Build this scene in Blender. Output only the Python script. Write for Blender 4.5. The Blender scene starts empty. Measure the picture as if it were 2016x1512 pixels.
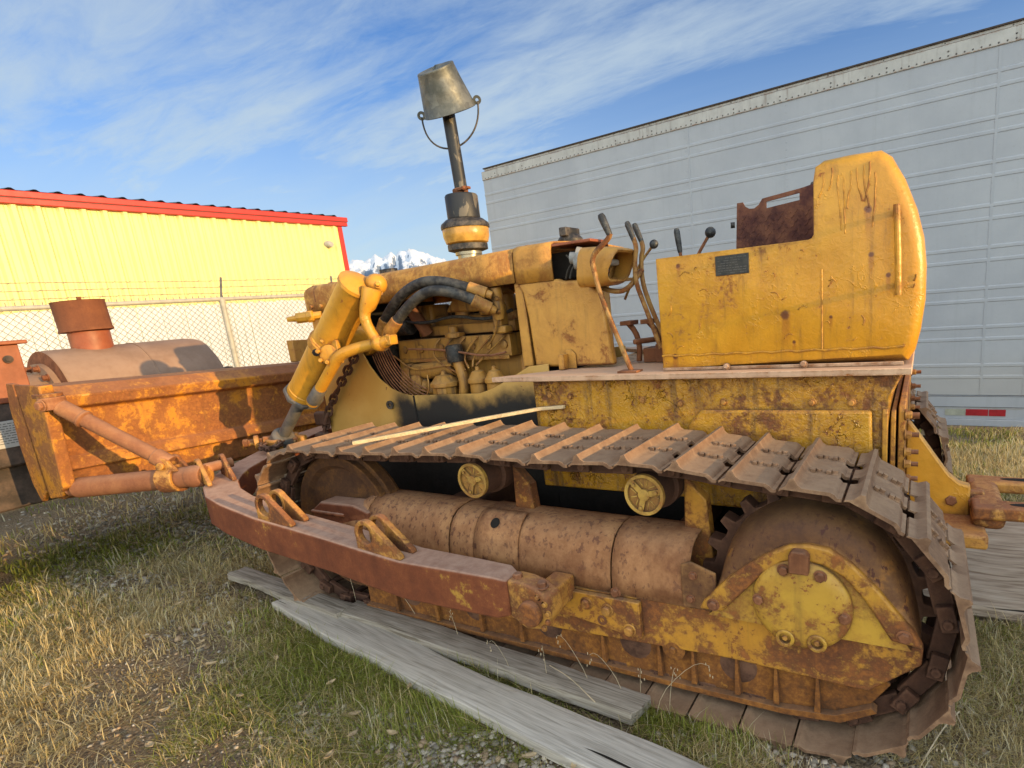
import bpy, bmesh, math, random
import numpy as np
from mathutils import Vector, Matrix

random.seed(7)
rng = np.random.default_rng(11)
S = bpy.context.scene
COL = S.collection
PI = math.pi
rad = math.radians

# ------------------------------------------------------------------ mesh collector
class MB:
    def __init__(s):
        s.v = []; s.f = []
    def add(s, vs, fs):
        o = len(s.v); s.v += [tuple(map(float, p)) for p in vs]; s.f += [tuple(o + i for i in f) for f in fs]
        return s
    def box(s, x0, x1, y0, y1, z0, z1):
        vs = [(x0,y0,z0),(x1,y0,z0),(x1,y1,z0),(x0,y1,z0),(x0,y0,z1),(x1,y0,z1),(x1,y1,z1),(x0,y1,z1)]
        return s.add(vs, [(0,3,2,1),(4,5,6,7),(0,1,5,4),(1,2,6,5),(2,3,7,6),(3,0,4,7)])
    def prism(s, pts, a0, a1, axis='y'):
        """polygon pts in the plane across `axis`, pulled from a0 to a1"""
        n = len(pts)
        def P(p, a):
            return (p[0], a, p[1]) if axis == 'y' else (a, p[0], p[1]) if axis == 'x' else (p[0], p[1], a)
        vs = [P(p, a0) for p in pts] + [P(p, a1) for p in pts]
        fs = [tuple(range(n)), tuple(range(2*n-1, n-1, -1))]
        fs += [(i, i+n, (i+1) % n + n, (i+1) % n) for i in range(n)]
        return s.add(vs, fs)
    def lathe(s, prof, p0, ax, n=28, close=True):
        """prof = [(radius, distance along ax)] around the line p0 + t*ax"""
        p0 = Vector(p0); ax = Vector(ax).normalized()
        u = ax.orthogonal().normalized(); w = ax.cross(u)
        vs = []; fs = []
        for r, h in prof:
            for k in range(n):
                a = 2*PI*k/n
                vs.append(p0 + ax*h + (u*math.cos(a) + w*math.sin(a))*r)
        m = len(prof)
        for i in range(m-1):
            for k in range(n):
                fs.append((i*n+k, i*n+(k+1) % n, (i+1)*n+(k+1) % n, (i+1)*n+k))
        if close:
            fs.append(tuple(range(n-1, -1, -1))); fs.append(tuple((m-1)*n+k for k in range(n)))
        return s.add(vs, fs)
    def cyl(s, a, b, r, r2=None, n=20):
        a = Vector(a); b = Vector(b)
        return s.lathe([(r, 0), (r if r2 is None else r2, (b-a).length)], a, b-a, n)
    def tube(s, pts, r, n=10, smooth=0):
        pts = [Vector(p) for p in pts]
        for _ in range(smooth):
            q = [pts[0]]
            for a, b in zip(pts, pts[1:]):
                q += [a*.75+b*.25, a*.25+b*.75]
            q.append(pts[-1]); pts = q
        rs = r if isinstance(r, (list, tuple)) else [r]*len(pts)
        if len(rs) != len(pts):
            rs = [rs[min(len(rs)-1, int(i*len(rs)/len(pts)))] for i in range(len(pts))]
        t0 = (pts[1]-pts[0]).normalized(); u = t0.orthogonal().normalized()
        vs = []; fs = []
        for i, p in enumerate(pts):
            t = (pts[min(i+1, len(pts)-1)]-pts[max(i-1, 0)]).normalized()
            u = (u - t*u.dot(t)).normalized(); w = t.cross(u)
            for k in range(n):
                a = 2*PI*k/n
                vs.append(p + (u*math.cos(a)+w*math.sin(a))*rs[i])
        for i in range(len(pts)-1):
            for k in range(n):
                fs.append((i*n+k, i*n+(k+1) % n, (i+1)*n+(k+1) % n, (i+1)*n+k))
        fs.append(tuple(range(n-1, -1, -1))); fs.append(tuple((len(pts)-1)*n+k for k in range(n)))
        return s.add(vs, fs)
    def ball(s, c, r, n=14, sq=(1, 1, 1)):
        c = Vector(c); vs = []; fs = []; m = n//2
        for i in range(m+1):
            th = PI*i/m
            for k in range(n):
                a = 2*PI*k/n
                vs.append(c+Vector((r*sq[0]*math.sin(th)*math.cos(a), r*sq[1]*math.sin(th)*math.sin(a), r*sq[2]*math.cos(th))))
        for i in range(m):
            for k in range(n):
                fs.append((i*n+k, (i+1)*n+k, (i+1)*n+(k+1) % n, i*n+(k+1) % n))
        return s.add(vs, fs)
    def bolt(s, c, ax, r=.016, h=.016):
        s.lathe([(r*1.35, 0), (r*1.35, h*.25)], c, ax, 14)
        ax = Vector(ax).normalized()
        return s.lathe([(r, 0), (r, h*.8), (r*.8, h)], Vector(c)+ax*h*.24, ax, 6)
    def strip(s, rows, closed=False):
        """rows: lists of points of equal length joined into a sheet"""
        n = len(rows[0]); vs = [p for r in rows for p in r]; fs = []
        for i in range(len(rows)-1):
            for k in range(n-1 + (1 if closed else 0)):
                fs.append((i*n+k, i*n+(k+1) % n, (i+1)*n+(k+1) % n, (i+1)*n+k))
        return s.add(vs, fs)

WORG = {}
def obj(name, mb, mat, parent=None, bevel=0.0, seg=2, angle=35, origin=None, flat=False, solid=0.0, **tags):
    V = np.array(mb.v, dtype=float)
    c = np.array(origin, float) if origin is not None else (V.min(0)+V.max(0))/2
    me = bpy.data.meshes.new(name)
    me.from_pydata([tuple(p) for p in (V-c)], [], mb.f)
    bm = bmesh.new(); bm.from_mesh(me)
    bmesh.ops.remove_doubles(bm, verts=bm.verts, dist=1e-5)
    bmesh.ops.recalc_face_normals(bm, faces=bm.faces)
    bm.to_mesh(me); bm.free()
    if not flat:
        me.polygons.foreach_set('use_smooth', [True]*len(me.polygons))
        me.set_sharp_from_angle(angle=rad(angle))
    me.materials.append(mat)
    o = bpy.data.objects.new(name, me); COL.objects.link(o)
    if parent is not None:
        o.parent = parent; pw = WORG[parent.name]
        o.location = tuple(c-pw)
    else:
        o.location = tuple(c)
    WORG[o.name] = c
    if solid:
        m = o.modifiers.new('thick', 'SOLIDIFY'); m.thickness = solid; m.offset = 0
    if bevel:
        m = o.modifiers.new('bevel', 'BEVEL'); m.width = bevel; m.segments = seg
        m.limit_method = 'ANGLE'; m.angle_limit = rad(40); m.harden_normals = False
    for k, t in tags.items(): o[k] = t
    return o
def merge(o, mb):
    """bake the part's modifiers and weld extra surface relief into the same mesh"""
    dg = bpy.context.evaluated_depsgraph_get(); me = bpy.data.meshes.new_from_object(o.evaluated_get(dg))
    o.modifiers.clear(); c = WORG[o.name]
    bm = bmesh.new(); bm.from_mesh(me)
    vs = [bm.verts.new(tuple(np.array(p)-c)) for p in mb.v]
    for f in mb.f:
        try: bm.faces.new([vs[i] for i in f]).smooth = True
        except ValueError: pass
    bm.to_mesh(me); bm.free(); o.data = me
def thing(name, loc, label, category, group=None):
    o = bpy.data.objects.new(name, None); COL.objects.link(o); o.location = loc
    o.empty_display_size = .2
    o['label'] = label; o['category'] = category
    if group: o['group'] = group
    WORG[o.name] = np.array(loc, float); return o

# ------------------------------------------------------------------ materials
class N:
    """small node-tree builder"""
    def __init__(s, name):
        s.m = bpy.data.materials.new(name); s.m.use_nodes = True
        s.t = s.m.node_tree; s.t.nodes.clear()
        s.out = s.n('ShaderNodeOutputMaterial'); s.b = s.n('ShaderNodeBsdfPrincipled')
        s.t.links.new(s.b.outputs[0], s.out.inputs[0])
    def n(s, typ, **kw):
        x = s.t.nodes.new(typ)
        for k, v in kw.items(): setattr(x, k, v)
        return x
    def set(s, inp, v):
        if isinstance(v, bpy.types.NodeSocket): s.t.links.new(v, inp)
        elif isinstance(v, (tuple, list)) and len(v) == 3 and inp.type == 'RGBA': inp.default_value = (*v, 1)
        else: inp.default_value = v
    def coord(s, seed=0.0, scale=(1, 1, 1), kind='Object', rnd=True):
        tc = s.n('ShaderNodeTexCoord'); src = tc.outputs[kind]
        mp = s.n('ShaderNodeMapping'); s.set(mp.inputs['Vector'], src)
        mp.inputs['Scale'].default_value = scale; 
        if rnd:
            oi = s.n('ShaderNodeObjectInfo')
            mu = s.math('MULTIPLY', oi.outputs['Random'], 37.0)
            ad = s.math('ADD', mu, seed)
            cb = s.n('ShaderNodeCombineXYZ'); 
            for k in range(3): s.set(cb.inputs[k], ad)
            s.set(mp.inputs['Location'], cb.outputs[0])
        else:
            mp.inputs['Location'].default_value = (seed, seed*.7, seed*1.3)
        return mp.outputs[0]
    def noise(s, vec, scale, detail=6, rough=.6, dist=0.0, col=False):
        x = s.n('ShaderNodeTexNoise'); s.set(x.inputs['Vector'], vec)
        x.inputs['Scale'].default_value = scale; x.inputs['Detail'].default_value = detail
        x.inputs['Roughness'].default_value = rough; x.inputs['Distortion'].default_value = dist
        return x.outputs['Color' if col else 'Fac']
    def vor(s, vec, scale, feature='F1', out='Distance', rnd=1.0):
        x = s.n('ShaderNodeTexVoronoi', feature=feature); s.set(x.inputs['Vector'], vec)
        x.inputs['Scale'].default_value = scale; x.inputs['Randomness'].default_value = rnd
        return x.outputs[out]
    def math(s, op, a, b=None, c=None, clamp=False):
        x = s.n('ShaderNodeMath', operation=op); x.use_clamp = clamp
        s.set(x.inputs[0], a)
        if b is not None: s.set(x.inputs[1], b)
        if c is not None: s.set(x.inputs[2], c)
        return x.outputs[0]
    def step(s, v, lo, hi, a=0.0, b=1.0):
        x = s.n('ShaderNodeMapRange', interpolation_type='SMOOTHSTEP'); s.set(x.inputs[0], v)
        for i, q in enumerate((lo, hi, a, b)): x.inputs[i+1].default_value = q
        return x.outputs[0]
    def mix(s, f, a, b, mode='MIX'):
        x = s.n('ShaderNodeMix', data_type='RGBA', blend_type=mode)
        s.set(x.inputs[0], f); s.set(x.inputs[6], a); s.set(x.inputs[7], b); return x.outputs[2]
    def ramp(s, f, stops):
        x = s.n('ShaderNodeValToRGB'); s.set(x.inputs[0], f); e = x.color_ramp.elements
        while len(e) < len(stops): e.new(.5)
        for q, (p, c) in zip(e, stops): q.position = p; q.color = (*c, 1)
        return x.outputs[0]
    def sep(s, v):
        x = s.n('ShaderNodeSeparateXYZ'); s.set(x.inputs[0], v); return x.outputs
    def normal_z(s):
        g = s.n('ShaderNodeNewGeometry'); return s.sep(g.outputs['Normal'])[2]
    def ao(s, dist, inside=False):
        x = s.n('ShaderNodeAmbientOcclusion'); x.samples = 4; x.inside = inside; x.inputs['Distance'].default_value = dist
        return x.outputs['AO']
    def bump(s, h, strength=.5, dist=.01, prev=None):
        x = s.n('ShaderNodeBump'); s.set(x.inputs['Height'], h)
        x.inputs['Strength'].default_value = strength; x.inputs['Distance'].default_value = dist
        if prev is not None: s.set(x.inputs['Normal'], prev)
        return x.outputs[0]
    def done(s, col, rough, normal=None, metal=0.0, spec=.5):
        s.set(s.b.inputs['Base Color'], col); s.set(s.b.inputs['Roughness'], rough)
        s.set(s.b.inputs['Metallic'], metal); s.set(s.b.inputs['Specular IOR Level'], spec)
        if normal is not None: s.set(s.b.inputs['Normal'], normal)
        return s.m

RUST_D = (.055, .022, .013); RUST_M = (.17, .058, .02); RUST_O = (.40, .14, .03)
def paint(name, base, base2, stain=(), rust=.35, chips=.4, streak=.3, dust=.2, crinkle=0.0, dustcol=(.44, .29, .18), rough=.42, rust_cols=(RUST_D, RUST_M, RUST_O), seed=0.0, fine=1.0, dirt=.25, wear=.8, grime_shade=.55):
    """old enamel over steel: fading, rust patches, chips, runs, dust on faces that look up, lifted flakes"""
    g = N(name); v = g.coord(seed)
    big = g.noise(v, 2.2, 6, .62, .3)
    med = g.noise(v, 9.0*fine, 8, .68, .4)
    fin = g.noise(v, 48*fine, 6, .7)
    vs = g.coord(seed+3, (9, 9, .9)); run = g.noise(vs, 2.2, 6, .62)
    c = g.mix(g.step(big, .3, .7), base, base2)
    c = g.mix(g.math('MULTIPLY', g.step(med, .35, .7), .28), c, tuple(q*.55 for q in base))
    # rust patches
    m = g.math('ADD', g.math('MULTIPLY', big, .42), g.math('ADD', g.math('MULTIPLY', med, .38), g.math('MULTIPLY', fin, .2)))
    t = .62 - .24*rust
    patch = g.step(m, t, t+.07)
    chip_n = g.math('ADD', g.math('MULTIPLY', fin, .6), g.math('MULTIPLY', med, .4))
    tc = .66 - .15*chips
    chip = g.step(chip_n, tc, tc+.035)
    rr = g.step(run, .60-.12*streak, .74, 0, .75*min(1, streak*1.6))
    edge = g.math('MULTIPLY', g.step(g.ao(.016, True), .55, .95, 1, 0), g.step(g.math('ADD', med, g.math('MULTIPLY', fin, .5)), .62, .92))
    edge = g.math('MULTIPLY', edge, wear)
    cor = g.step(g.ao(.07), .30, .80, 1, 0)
    rcor = g.math('MULTIPLY', cor, g.step(med, .36, .62, .15, .95))
    rm = g.math('MAXIMUM', g.math('MAXIMUM', patch, chip), g.math('MULTIPLY', rr, g.step(med, .3, .62)))
    rm = g.math('MAXIMUM', rm, g.math('MAXIMUM', edge, g.math('MULTIPLY', rcor, wear)))
    rc = g.ramp(g.math('ADD', g.math('MULTIPLY', fin, .55), g.math('MULTIPLY', med, .45)), [(.34, rust_cols[0]), (.5, rust_cols[1]), (.66, rust_cols[2])])
    halo = g.step(m, t-.07, t+.02, 0, .55*min(1, rust*2))
    c = g.mix(halo, c, tuple(base[i]*.4+rust_cols[2][i]*.6 for i in range(3)))
    c = g.mix(rm, c, rc)
    c = g.mix(g.math('MULTIPLY', g.step(run, .5, .75), dirt), c, (.06, .04, .025))
    for sx_, sz_, sr in stain:      # rust spot that has run down the sheet
        q = g.sep(g.n('ShaderNodeTexCoord').outputs['Object'])
        dx = g.math('SUBTRACT', g.math('ADD', q[0], g.math('MULTIPLY', g.math('SUBTRACT', med, .5), sr*1.2)), sx_); dz = g.math('SUBTRACT', q[2], sz_)
        rd = g.math('SQRT', g.math('ADD', g.math('MULTIPLY', dx, dx), g.math('MULTIPLY', dz, dz)))
        spot = g.step(g.math('ADD', rd, g.math('MULTIPLY', g.math('SUBTRACT', fin, .5), sr)), sr*.5, sr*1.1, .95, 0)
        strk = g.math('MULTIPLY', g.step(g.math('ABSOLUTE', dx), sr*.3, sr*1.15, .8, 0), g.math('MULTIPLY', g.step(dz, -sr*9, -sr*.5, 0, 1), g.step(dz, -sr*.2, sr*.6, 1, 0)))
        c = g.mix(g.math('MULTIPLY', strk, .75), c, (.36, .12, .02)); c = g.mix(spot, c, (.16, .055, .025))
    c = g.mix(g.math('MULTIPLY', cor, grime_shade), c, (.030, .017, .010))  # creases darkened in the colour: grime and painted-in shade of gaps
    up = g.step(g.normal_z(), .45, .95)
    dn = g.math('MULTIPLY', up, g.step(med, .25, .6, dust*.5, dust))
    c = g.mix(dn, c, dustcol)
    rgh = g.math('ADD', g.math('MULTIPLY', rm, .38), g.math('ADD', g.math('MULTIPLY', dn, .3), g.math('ADD', g.math('MULTIPLY', fin, .18), rough-.09)), clamp=True)
    h = g.math('SUBTRACT', g.math('MULTIPLY', fin, .25), g.math('MULTIPLY', rm, .5))
    nrm = g.bump(h, .45, .006)
    nrm = g.bump(big, .10, .05, nrm)
    if crinkle:
        vd = g.n('ShaderNodeVectorMath', operation='ADD'); g.set(vd.inputs[0], v)
        sc = g.n('ShaderNodeVectorMath', operation='SCALE'); g.set(sc.inputs[0], g.noise(v, 7, 4, .6, col=True)); sc.inputs['Scale'].default_value = .22
        g.set(vd.inputs[1], sc.outputs[0])
        e = g.vor(vd.outputs[0], 17, 'DISTANCE_TO_EDGE')
        ridge = g.step(e, .0, .07, 1, 0)
        area = g.math('MULTIPLY', g.step(g.noise(v, 4.3, 4, .6), .50, .66), g.step(g.noise(v, 21, 3, .5), .40, .62))
        nrm = g.bump(g.math('MULTIPLY', ridge, area), crinkle*.55, .012, nrm)
        nrm = g.bump(g.noise(v, 26, 5, .62, 2.2), crinkle*.30, .012, nrm)
        nrm = g.bump(g.noise(v, 5, 3, .5, .6), crinkle*.10, .05, nrm)
    return g.done(c, rgh, nrm, 0.0, .5)

def rusty(name, cols, dust=0.0, dustcol=(.42, .27, .19), rough=.85, scale=1.0, bump=.6, yellow=0.0, seed=0.0, spots=0.0, spotcol=(.09, .03, .02), yelcol=(.5, .27, .045)):
    g = N(name); v = g.coord(seed)
    big = g.noise(v, 2.6*scale, 6, .62, .4); med = g.noise(v, 13*scale, 8, .7); fin = g.noise(v, 80*scale, 5, .7)
    f = g.math('ADD', g.math('MULTIPLY', big, .45), g.math('ADD', g.math('MULTIPLY', med, .35), g.math('MULTIPLY', fin, .2)))
    c = g.ramp(f, [(.32, cols[0]), (.5, cols[1]), (.68, cols[2])])
    if yellow:
        ym = g.step(g.math('ADD', g.math('MULTIPLY', big, .55), g.math('MULTIPLY', med, .45)), .62-.2*yellow, .7-.2*yellow)
        c = g.mix(ym, c, yelcol)
    if spots:
        vs = g.coord(seed+5, (1, 1, .55)); sp = g.noise(vs, 46, 3, .6)
        c = g.mix(g.math('MULTIPLY', g.step(sp, .62-.1*spots, .68-.08*spots), g.step(big, .25, .5)), c, spotcol)
    cor = g.step(g.ao(.07), .30, .80, 1, 0); c = g.mix(g.math('MULTIPLY', cor, .55), c, (.022, .012, .008))  # occlusion paints creases darker, putting the shade of gaps into the colour
    ed = g.math('MULTIPLY', g.step(g.ao(.014, True), .5, .95, 1, 0), g.step(med, .35, .65)); c = g.mix(g.math('MULTIPLY', ed, .45), c, tuple(min(1, q*1.5+.02) for q in cols[2]))
    lo = g.noise(g.coord(seed+8, (10, 10, .8)), 2.0, 5, .6); c = g.mix(g.step(lo, .50, .72, 0, .35), c, cols[0])
    up = g.step(g.normal_z(), .35, .95)
    dn = g.math('MULTIPLY', up, g.step(med, .25, .65, dust*.55, dust))
    c = g.mix(dn, c, dustcol)
    nrm = g.bump(g.math('ADD', g.math('MULTIPLY', med, .6), g.math('MULTIPLY', fin, .4)), bump, .006)
    return g.done(c, g.math('ADD', g.math('MULTIPLY', med, .2), rough-.1, clamp=True), nrm, 0, .35)

def plain(name, col, rough=.5, metal=0.0, var=.25, scale=14, bump=.2, dustz=0.0, dustcol=(.35, .27, .2), seed=0.0, spec=.5):
    g = N(name); v = g.coord(seed)
    a = g.noise(v, scale, 6, .65); b = g.noise(v, scale*5, 4, .6)
    c = g.mix(g.step(a, .3, .7), tuple(q*(1-var) for q in col), tuple(min(1, q*(1+var)) for q in col))
    if dustz:
        c = g.mix(g.math('MULTIPLY', g.step(g.math('ADD', g.math('MULTIPLY', a, .6), g.math('MULTIPLY', b, .4)), .42, .62), dustz), c, dustcol)
    return g.done(c, g.math('ADD', g.math('MULTIPLY', b, .25), rough-.12, clamp=True), g.bump(b, bump, .004), metal, spec)

YEL = (.62, .31, .035); YEL2 = (.72, .40, .055)
M = {}
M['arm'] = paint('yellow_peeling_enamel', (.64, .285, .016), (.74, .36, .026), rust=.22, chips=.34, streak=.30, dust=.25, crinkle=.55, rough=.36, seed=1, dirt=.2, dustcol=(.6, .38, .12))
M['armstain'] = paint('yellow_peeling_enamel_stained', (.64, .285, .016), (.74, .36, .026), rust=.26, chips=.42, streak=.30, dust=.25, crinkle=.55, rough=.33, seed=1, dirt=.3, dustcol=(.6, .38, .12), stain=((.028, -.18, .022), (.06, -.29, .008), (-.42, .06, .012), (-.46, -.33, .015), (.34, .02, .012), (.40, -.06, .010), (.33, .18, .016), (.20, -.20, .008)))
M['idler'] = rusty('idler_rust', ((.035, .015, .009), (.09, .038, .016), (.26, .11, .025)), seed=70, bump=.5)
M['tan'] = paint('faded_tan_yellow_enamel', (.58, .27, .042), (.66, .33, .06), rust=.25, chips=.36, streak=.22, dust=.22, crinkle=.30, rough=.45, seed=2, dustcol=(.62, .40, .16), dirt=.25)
M['engine'] = paint('engine_yellow_grimy', (.42, .20, .034), (.52, .26, .05), rust=.25, chips=.35, streak=.55, dust=.35, rough=.5, seed=3, dustcol=(.46, .31, .15), dirt=.75, grime_shade=.8)
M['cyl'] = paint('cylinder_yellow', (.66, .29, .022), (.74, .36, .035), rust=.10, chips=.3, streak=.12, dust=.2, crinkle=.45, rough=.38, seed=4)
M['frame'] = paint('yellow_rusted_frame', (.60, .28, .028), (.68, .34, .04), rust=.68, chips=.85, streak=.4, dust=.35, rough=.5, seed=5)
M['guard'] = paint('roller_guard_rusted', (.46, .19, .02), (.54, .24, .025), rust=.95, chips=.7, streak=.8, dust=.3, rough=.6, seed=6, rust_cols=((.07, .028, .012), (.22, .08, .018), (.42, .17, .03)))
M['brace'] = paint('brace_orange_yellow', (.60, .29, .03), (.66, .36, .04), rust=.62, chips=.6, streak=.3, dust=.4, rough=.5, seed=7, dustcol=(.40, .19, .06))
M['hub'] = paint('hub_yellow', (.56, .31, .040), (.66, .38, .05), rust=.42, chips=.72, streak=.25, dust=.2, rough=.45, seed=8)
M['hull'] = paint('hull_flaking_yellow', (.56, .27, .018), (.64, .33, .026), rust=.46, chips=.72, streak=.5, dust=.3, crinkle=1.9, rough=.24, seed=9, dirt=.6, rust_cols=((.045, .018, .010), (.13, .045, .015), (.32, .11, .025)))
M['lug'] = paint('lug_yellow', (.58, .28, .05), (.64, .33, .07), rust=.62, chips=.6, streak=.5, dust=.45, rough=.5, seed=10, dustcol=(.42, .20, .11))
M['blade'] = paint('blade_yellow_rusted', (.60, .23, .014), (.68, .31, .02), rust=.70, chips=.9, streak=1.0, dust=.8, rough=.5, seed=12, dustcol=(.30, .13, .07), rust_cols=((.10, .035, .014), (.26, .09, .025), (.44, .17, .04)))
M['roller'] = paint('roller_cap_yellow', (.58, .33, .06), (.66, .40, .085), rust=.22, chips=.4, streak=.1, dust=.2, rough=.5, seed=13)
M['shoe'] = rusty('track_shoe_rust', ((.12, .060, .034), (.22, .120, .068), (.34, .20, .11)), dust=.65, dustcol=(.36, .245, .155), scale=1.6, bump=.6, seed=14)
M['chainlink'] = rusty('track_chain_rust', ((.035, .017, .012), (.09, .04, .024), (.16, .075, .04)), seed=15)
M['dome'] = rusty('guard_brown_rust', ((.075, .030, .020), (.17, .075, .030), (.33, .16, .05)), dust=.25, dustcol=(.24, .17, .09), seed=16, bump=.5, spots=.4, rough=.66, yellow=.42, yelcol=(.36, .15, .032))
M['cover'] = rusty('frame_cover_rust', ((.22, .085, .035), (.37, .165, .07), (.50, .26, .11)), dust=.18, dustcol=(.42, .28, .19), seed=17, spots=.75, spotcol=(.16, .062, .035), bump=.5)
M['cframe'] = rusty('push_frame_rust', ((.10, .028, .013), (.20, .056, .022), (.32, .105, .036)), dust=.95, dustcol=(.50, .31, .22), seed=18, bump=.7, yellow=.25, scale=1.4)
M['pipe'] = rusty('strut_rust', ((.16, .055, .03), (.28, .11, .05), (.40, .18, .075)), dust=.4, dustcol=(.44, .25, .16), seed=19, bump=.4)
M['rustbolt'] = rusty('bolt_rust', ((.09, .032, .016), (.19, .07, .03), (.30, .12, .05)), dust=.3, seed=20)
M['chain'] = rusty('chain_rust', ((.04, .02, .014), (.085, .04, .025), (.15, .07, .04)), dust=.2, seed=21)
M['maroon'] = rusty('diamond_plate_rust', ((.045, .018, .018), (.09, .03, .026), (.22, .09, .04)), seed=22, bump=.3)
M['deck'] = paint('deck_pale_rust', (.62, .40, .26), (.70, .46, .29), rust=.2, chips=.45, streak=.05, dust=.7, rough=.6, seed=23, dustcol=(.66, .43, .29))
M['black'] = plain('black_oily_iron', (.016, .015, .015), .55, seed=24, dustz=.25)
M['dark'] = plain('dark_interior', (.012, .009, .007), .9, seed=25)  # near-black colour painted in for the deep shade of bays and holes
M['rubber'] = plain('hose_rubber', (.02, .019, .019), .6, seed=26, dustz=.5, dustcol=(.16, .14, .11), scale=9)
M['rod'] = plain('cylinder_rod_grey', (.10, .095, .09), .5, seed=27, dustz=.5, dustcol=(.2, .15, .1))
M['galv'] = None
M['grip'] = plain('grip_black', (.02, .02, .022), .5, seed=28, dustz=.35, dustcol=(.2, .19, .16), scale=30)
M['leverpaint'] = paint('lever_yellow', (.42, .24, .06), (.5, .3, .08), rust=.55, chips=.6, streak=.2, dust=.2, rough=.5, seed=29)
M['grimewhite'] = plain('instrument_grey', (.34, .33, .31), .6, seed=30, dustz=.4)
M['glass'] = plain('cleaner_bowl_amber', (.50, .27, .05), .3, seed=31)
M['stainless'] = plain('air_cleaner_steel', (.30, .27, .2), .3, metal=.6, seed=32)
M['nameplate'] = plain('name_plate', (.03, .03, .028), .5, seed=33, dustz=.35, dustcol=(.1, .08, .05), scale=40)

def m_side():
    """tan side plate with black oil soaked into its lower edge"""
    g = N('side_plate_oily'); v = g.coord(2.0, rnd=False)
    p = g.sep(g.n('ShaderNodeTexCoord').outputs['Object'])
    big = g.noise(v, 2.5, 6, .6, .3); med = g.noise(v, 11, 7, .65); fin = g.noise(v, 60, 4, .6)
    c = g.mix(g.step(big, .3, .7), (.52, .28, .06), (.60, .36, .10))
    chip = g.step(g.math('ADD', g.math('MULTIPLY', fin, .5), g.math('MULTIPLY', med, .5)), .62, .66)
    c = g.mix(chip, c, RUST_M)
    edge = g.math('ADD', g.math('MULTIPLY', p[2], 4.5), g.math('MULTIPLY', g.math('SUBTRACT', med, .5), .6))
    edge = g.math('ADD', edge, g.math('MULTIPLY', g.math('SUBTRACT', g.noise(g.coord(9, (2, 2, 2), rnd=False), 1.4, 3), .5), 1.6))
    low = g.step(edge, -.55, .15, 1, 0)
    right = g.step(g.math('ADD', p[0], g.math('MULTIPLY', med, .1)), -.28, -.16)
    oil = g.math('MULTIPLY', low, right)
    c = g.mix(oil, c, (.012, .011, .010))
    return g.done(c, g.math('ADD', g.math('MULTIPLY', oil, .15), .45), g.bump(g.math('ADD', g.math('MULTIPLY', fin, .5), g.math('MULTIPLY', oil, med)), .4, .006))
M['side'] = m_side()

def m_galv():
    g = N('galvanised_bucket'); v = g.coord(1.0)
    sp = g.vor(v, 26, 'F1', 'Color'); a = g.noise(v, 7, 6, .65)
    c = g.mix(g.sep(sp)[0], (.13, .13, .115), (.20, .20, .175))
    c = g.mix(g.step(a, .42, .66), c, (.08, .085, .075))
    return g.done(c, .5, g.bump(g.noise(v, 9, 4, .5), .35, .02), .35)
M['galv'] = m_galv()

def m_stack():
    g = N('stack_black_peeling'); v = g.coord(1.0, (1, 1, .35), rnd=False)
    a = g.noise(v, 16, 5, .6, .4)
    c = g.mix(g.step(a, .56, .6), (.016, .016, .017), (.13, .11, .08))
    c = g.mix(g.step(g.noise(v, 30, 4), .66, .7), c, (.10, .04, .02))
    return g.done(c, .5, g.bump(a, .3, .004))
M['stack'] = m_stack()

def m_wood(name, c0, c1, c2, axis=0, seed=0.0, gs=1.0, contrast=1.0):
    g = N(name)
    sc = [58*gs, 58*gs, 58*gs]; sc[axis] = 2.2*gs
    v = g.coord(seed, tuple(sc)); vb = g.coord(seed)
    d = g.noise(g.coord(seed, tuple(7 if i != axis else .7 for i in range(3))), 1.0, 2, .4, .5)
    w = g.noise(v, 1.0, 5, .6, .8)
    ring = g.math('SINE', g.math('MULTIPLY', d, 70.0))
    f = g.math('ADD', g.math('MULTIPLY', w, .8), g.math('MULTIPLY', ring, .055*contrast))
    fb = g.noise(g.coord(seed+2, tuple(190*gs if i != axis else 5*gs for i in range(3))), 1.0, 3, .6)
    f = g.math('ADD', f, g.math('MULTIPLY', g.math('SUBTRACT', fb, .5), .55))
    c = g.ramp(f, [(.22, c0), (.45, c1), (.7, c2)])
    c = g.mix(g.step(g.noise(vb, 5, 5, .6), .55, .75, 0, .5), c, tuple(q*.55 for q in c1))
    kn = g.vor(g.coord(seed, tuple(3.2 if i != axis else 1.6 for i in range(3))), 1.0)
    c = g.mix(g.step(kn, .05, .13, .7, 0), c, tuple(q*.45 for q in c0))
    crack = g.step(g.noise(v, .5, 2, .5, .3), .70, .73)
    c = g.mix(crack, c, (.02, .016, .012))
    h = g.math('SUBTRACT', g.math('MULTIPLY', f, .6), crack)
    return g.done(c, .85, g.bump(h, .6, .006), 0, .25)
M['wood_pale'] = m_wood('wood_grey_pale', (.36, .32, .265), (.54, .49, .42), (.64, .585, .51), seed=1, contrast=.7)
M['wood_grey'] = m_wood('wood_grey_weathered', (.17, .14, .105), (.35, .305, .25), (.47, .42, .36), seed=2)
M['wood_beam'] = m_wood('wood_beam_weathered', (.20, .145, .105), (.36, .285, .22), (.46, .385, .31), seed=3, gs=.7)
M['stick'] = m_wood('stick_fresh', (.5, .36, .2), (.66, .50, .29), (.72, .58, .36), seed=4)

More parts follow.
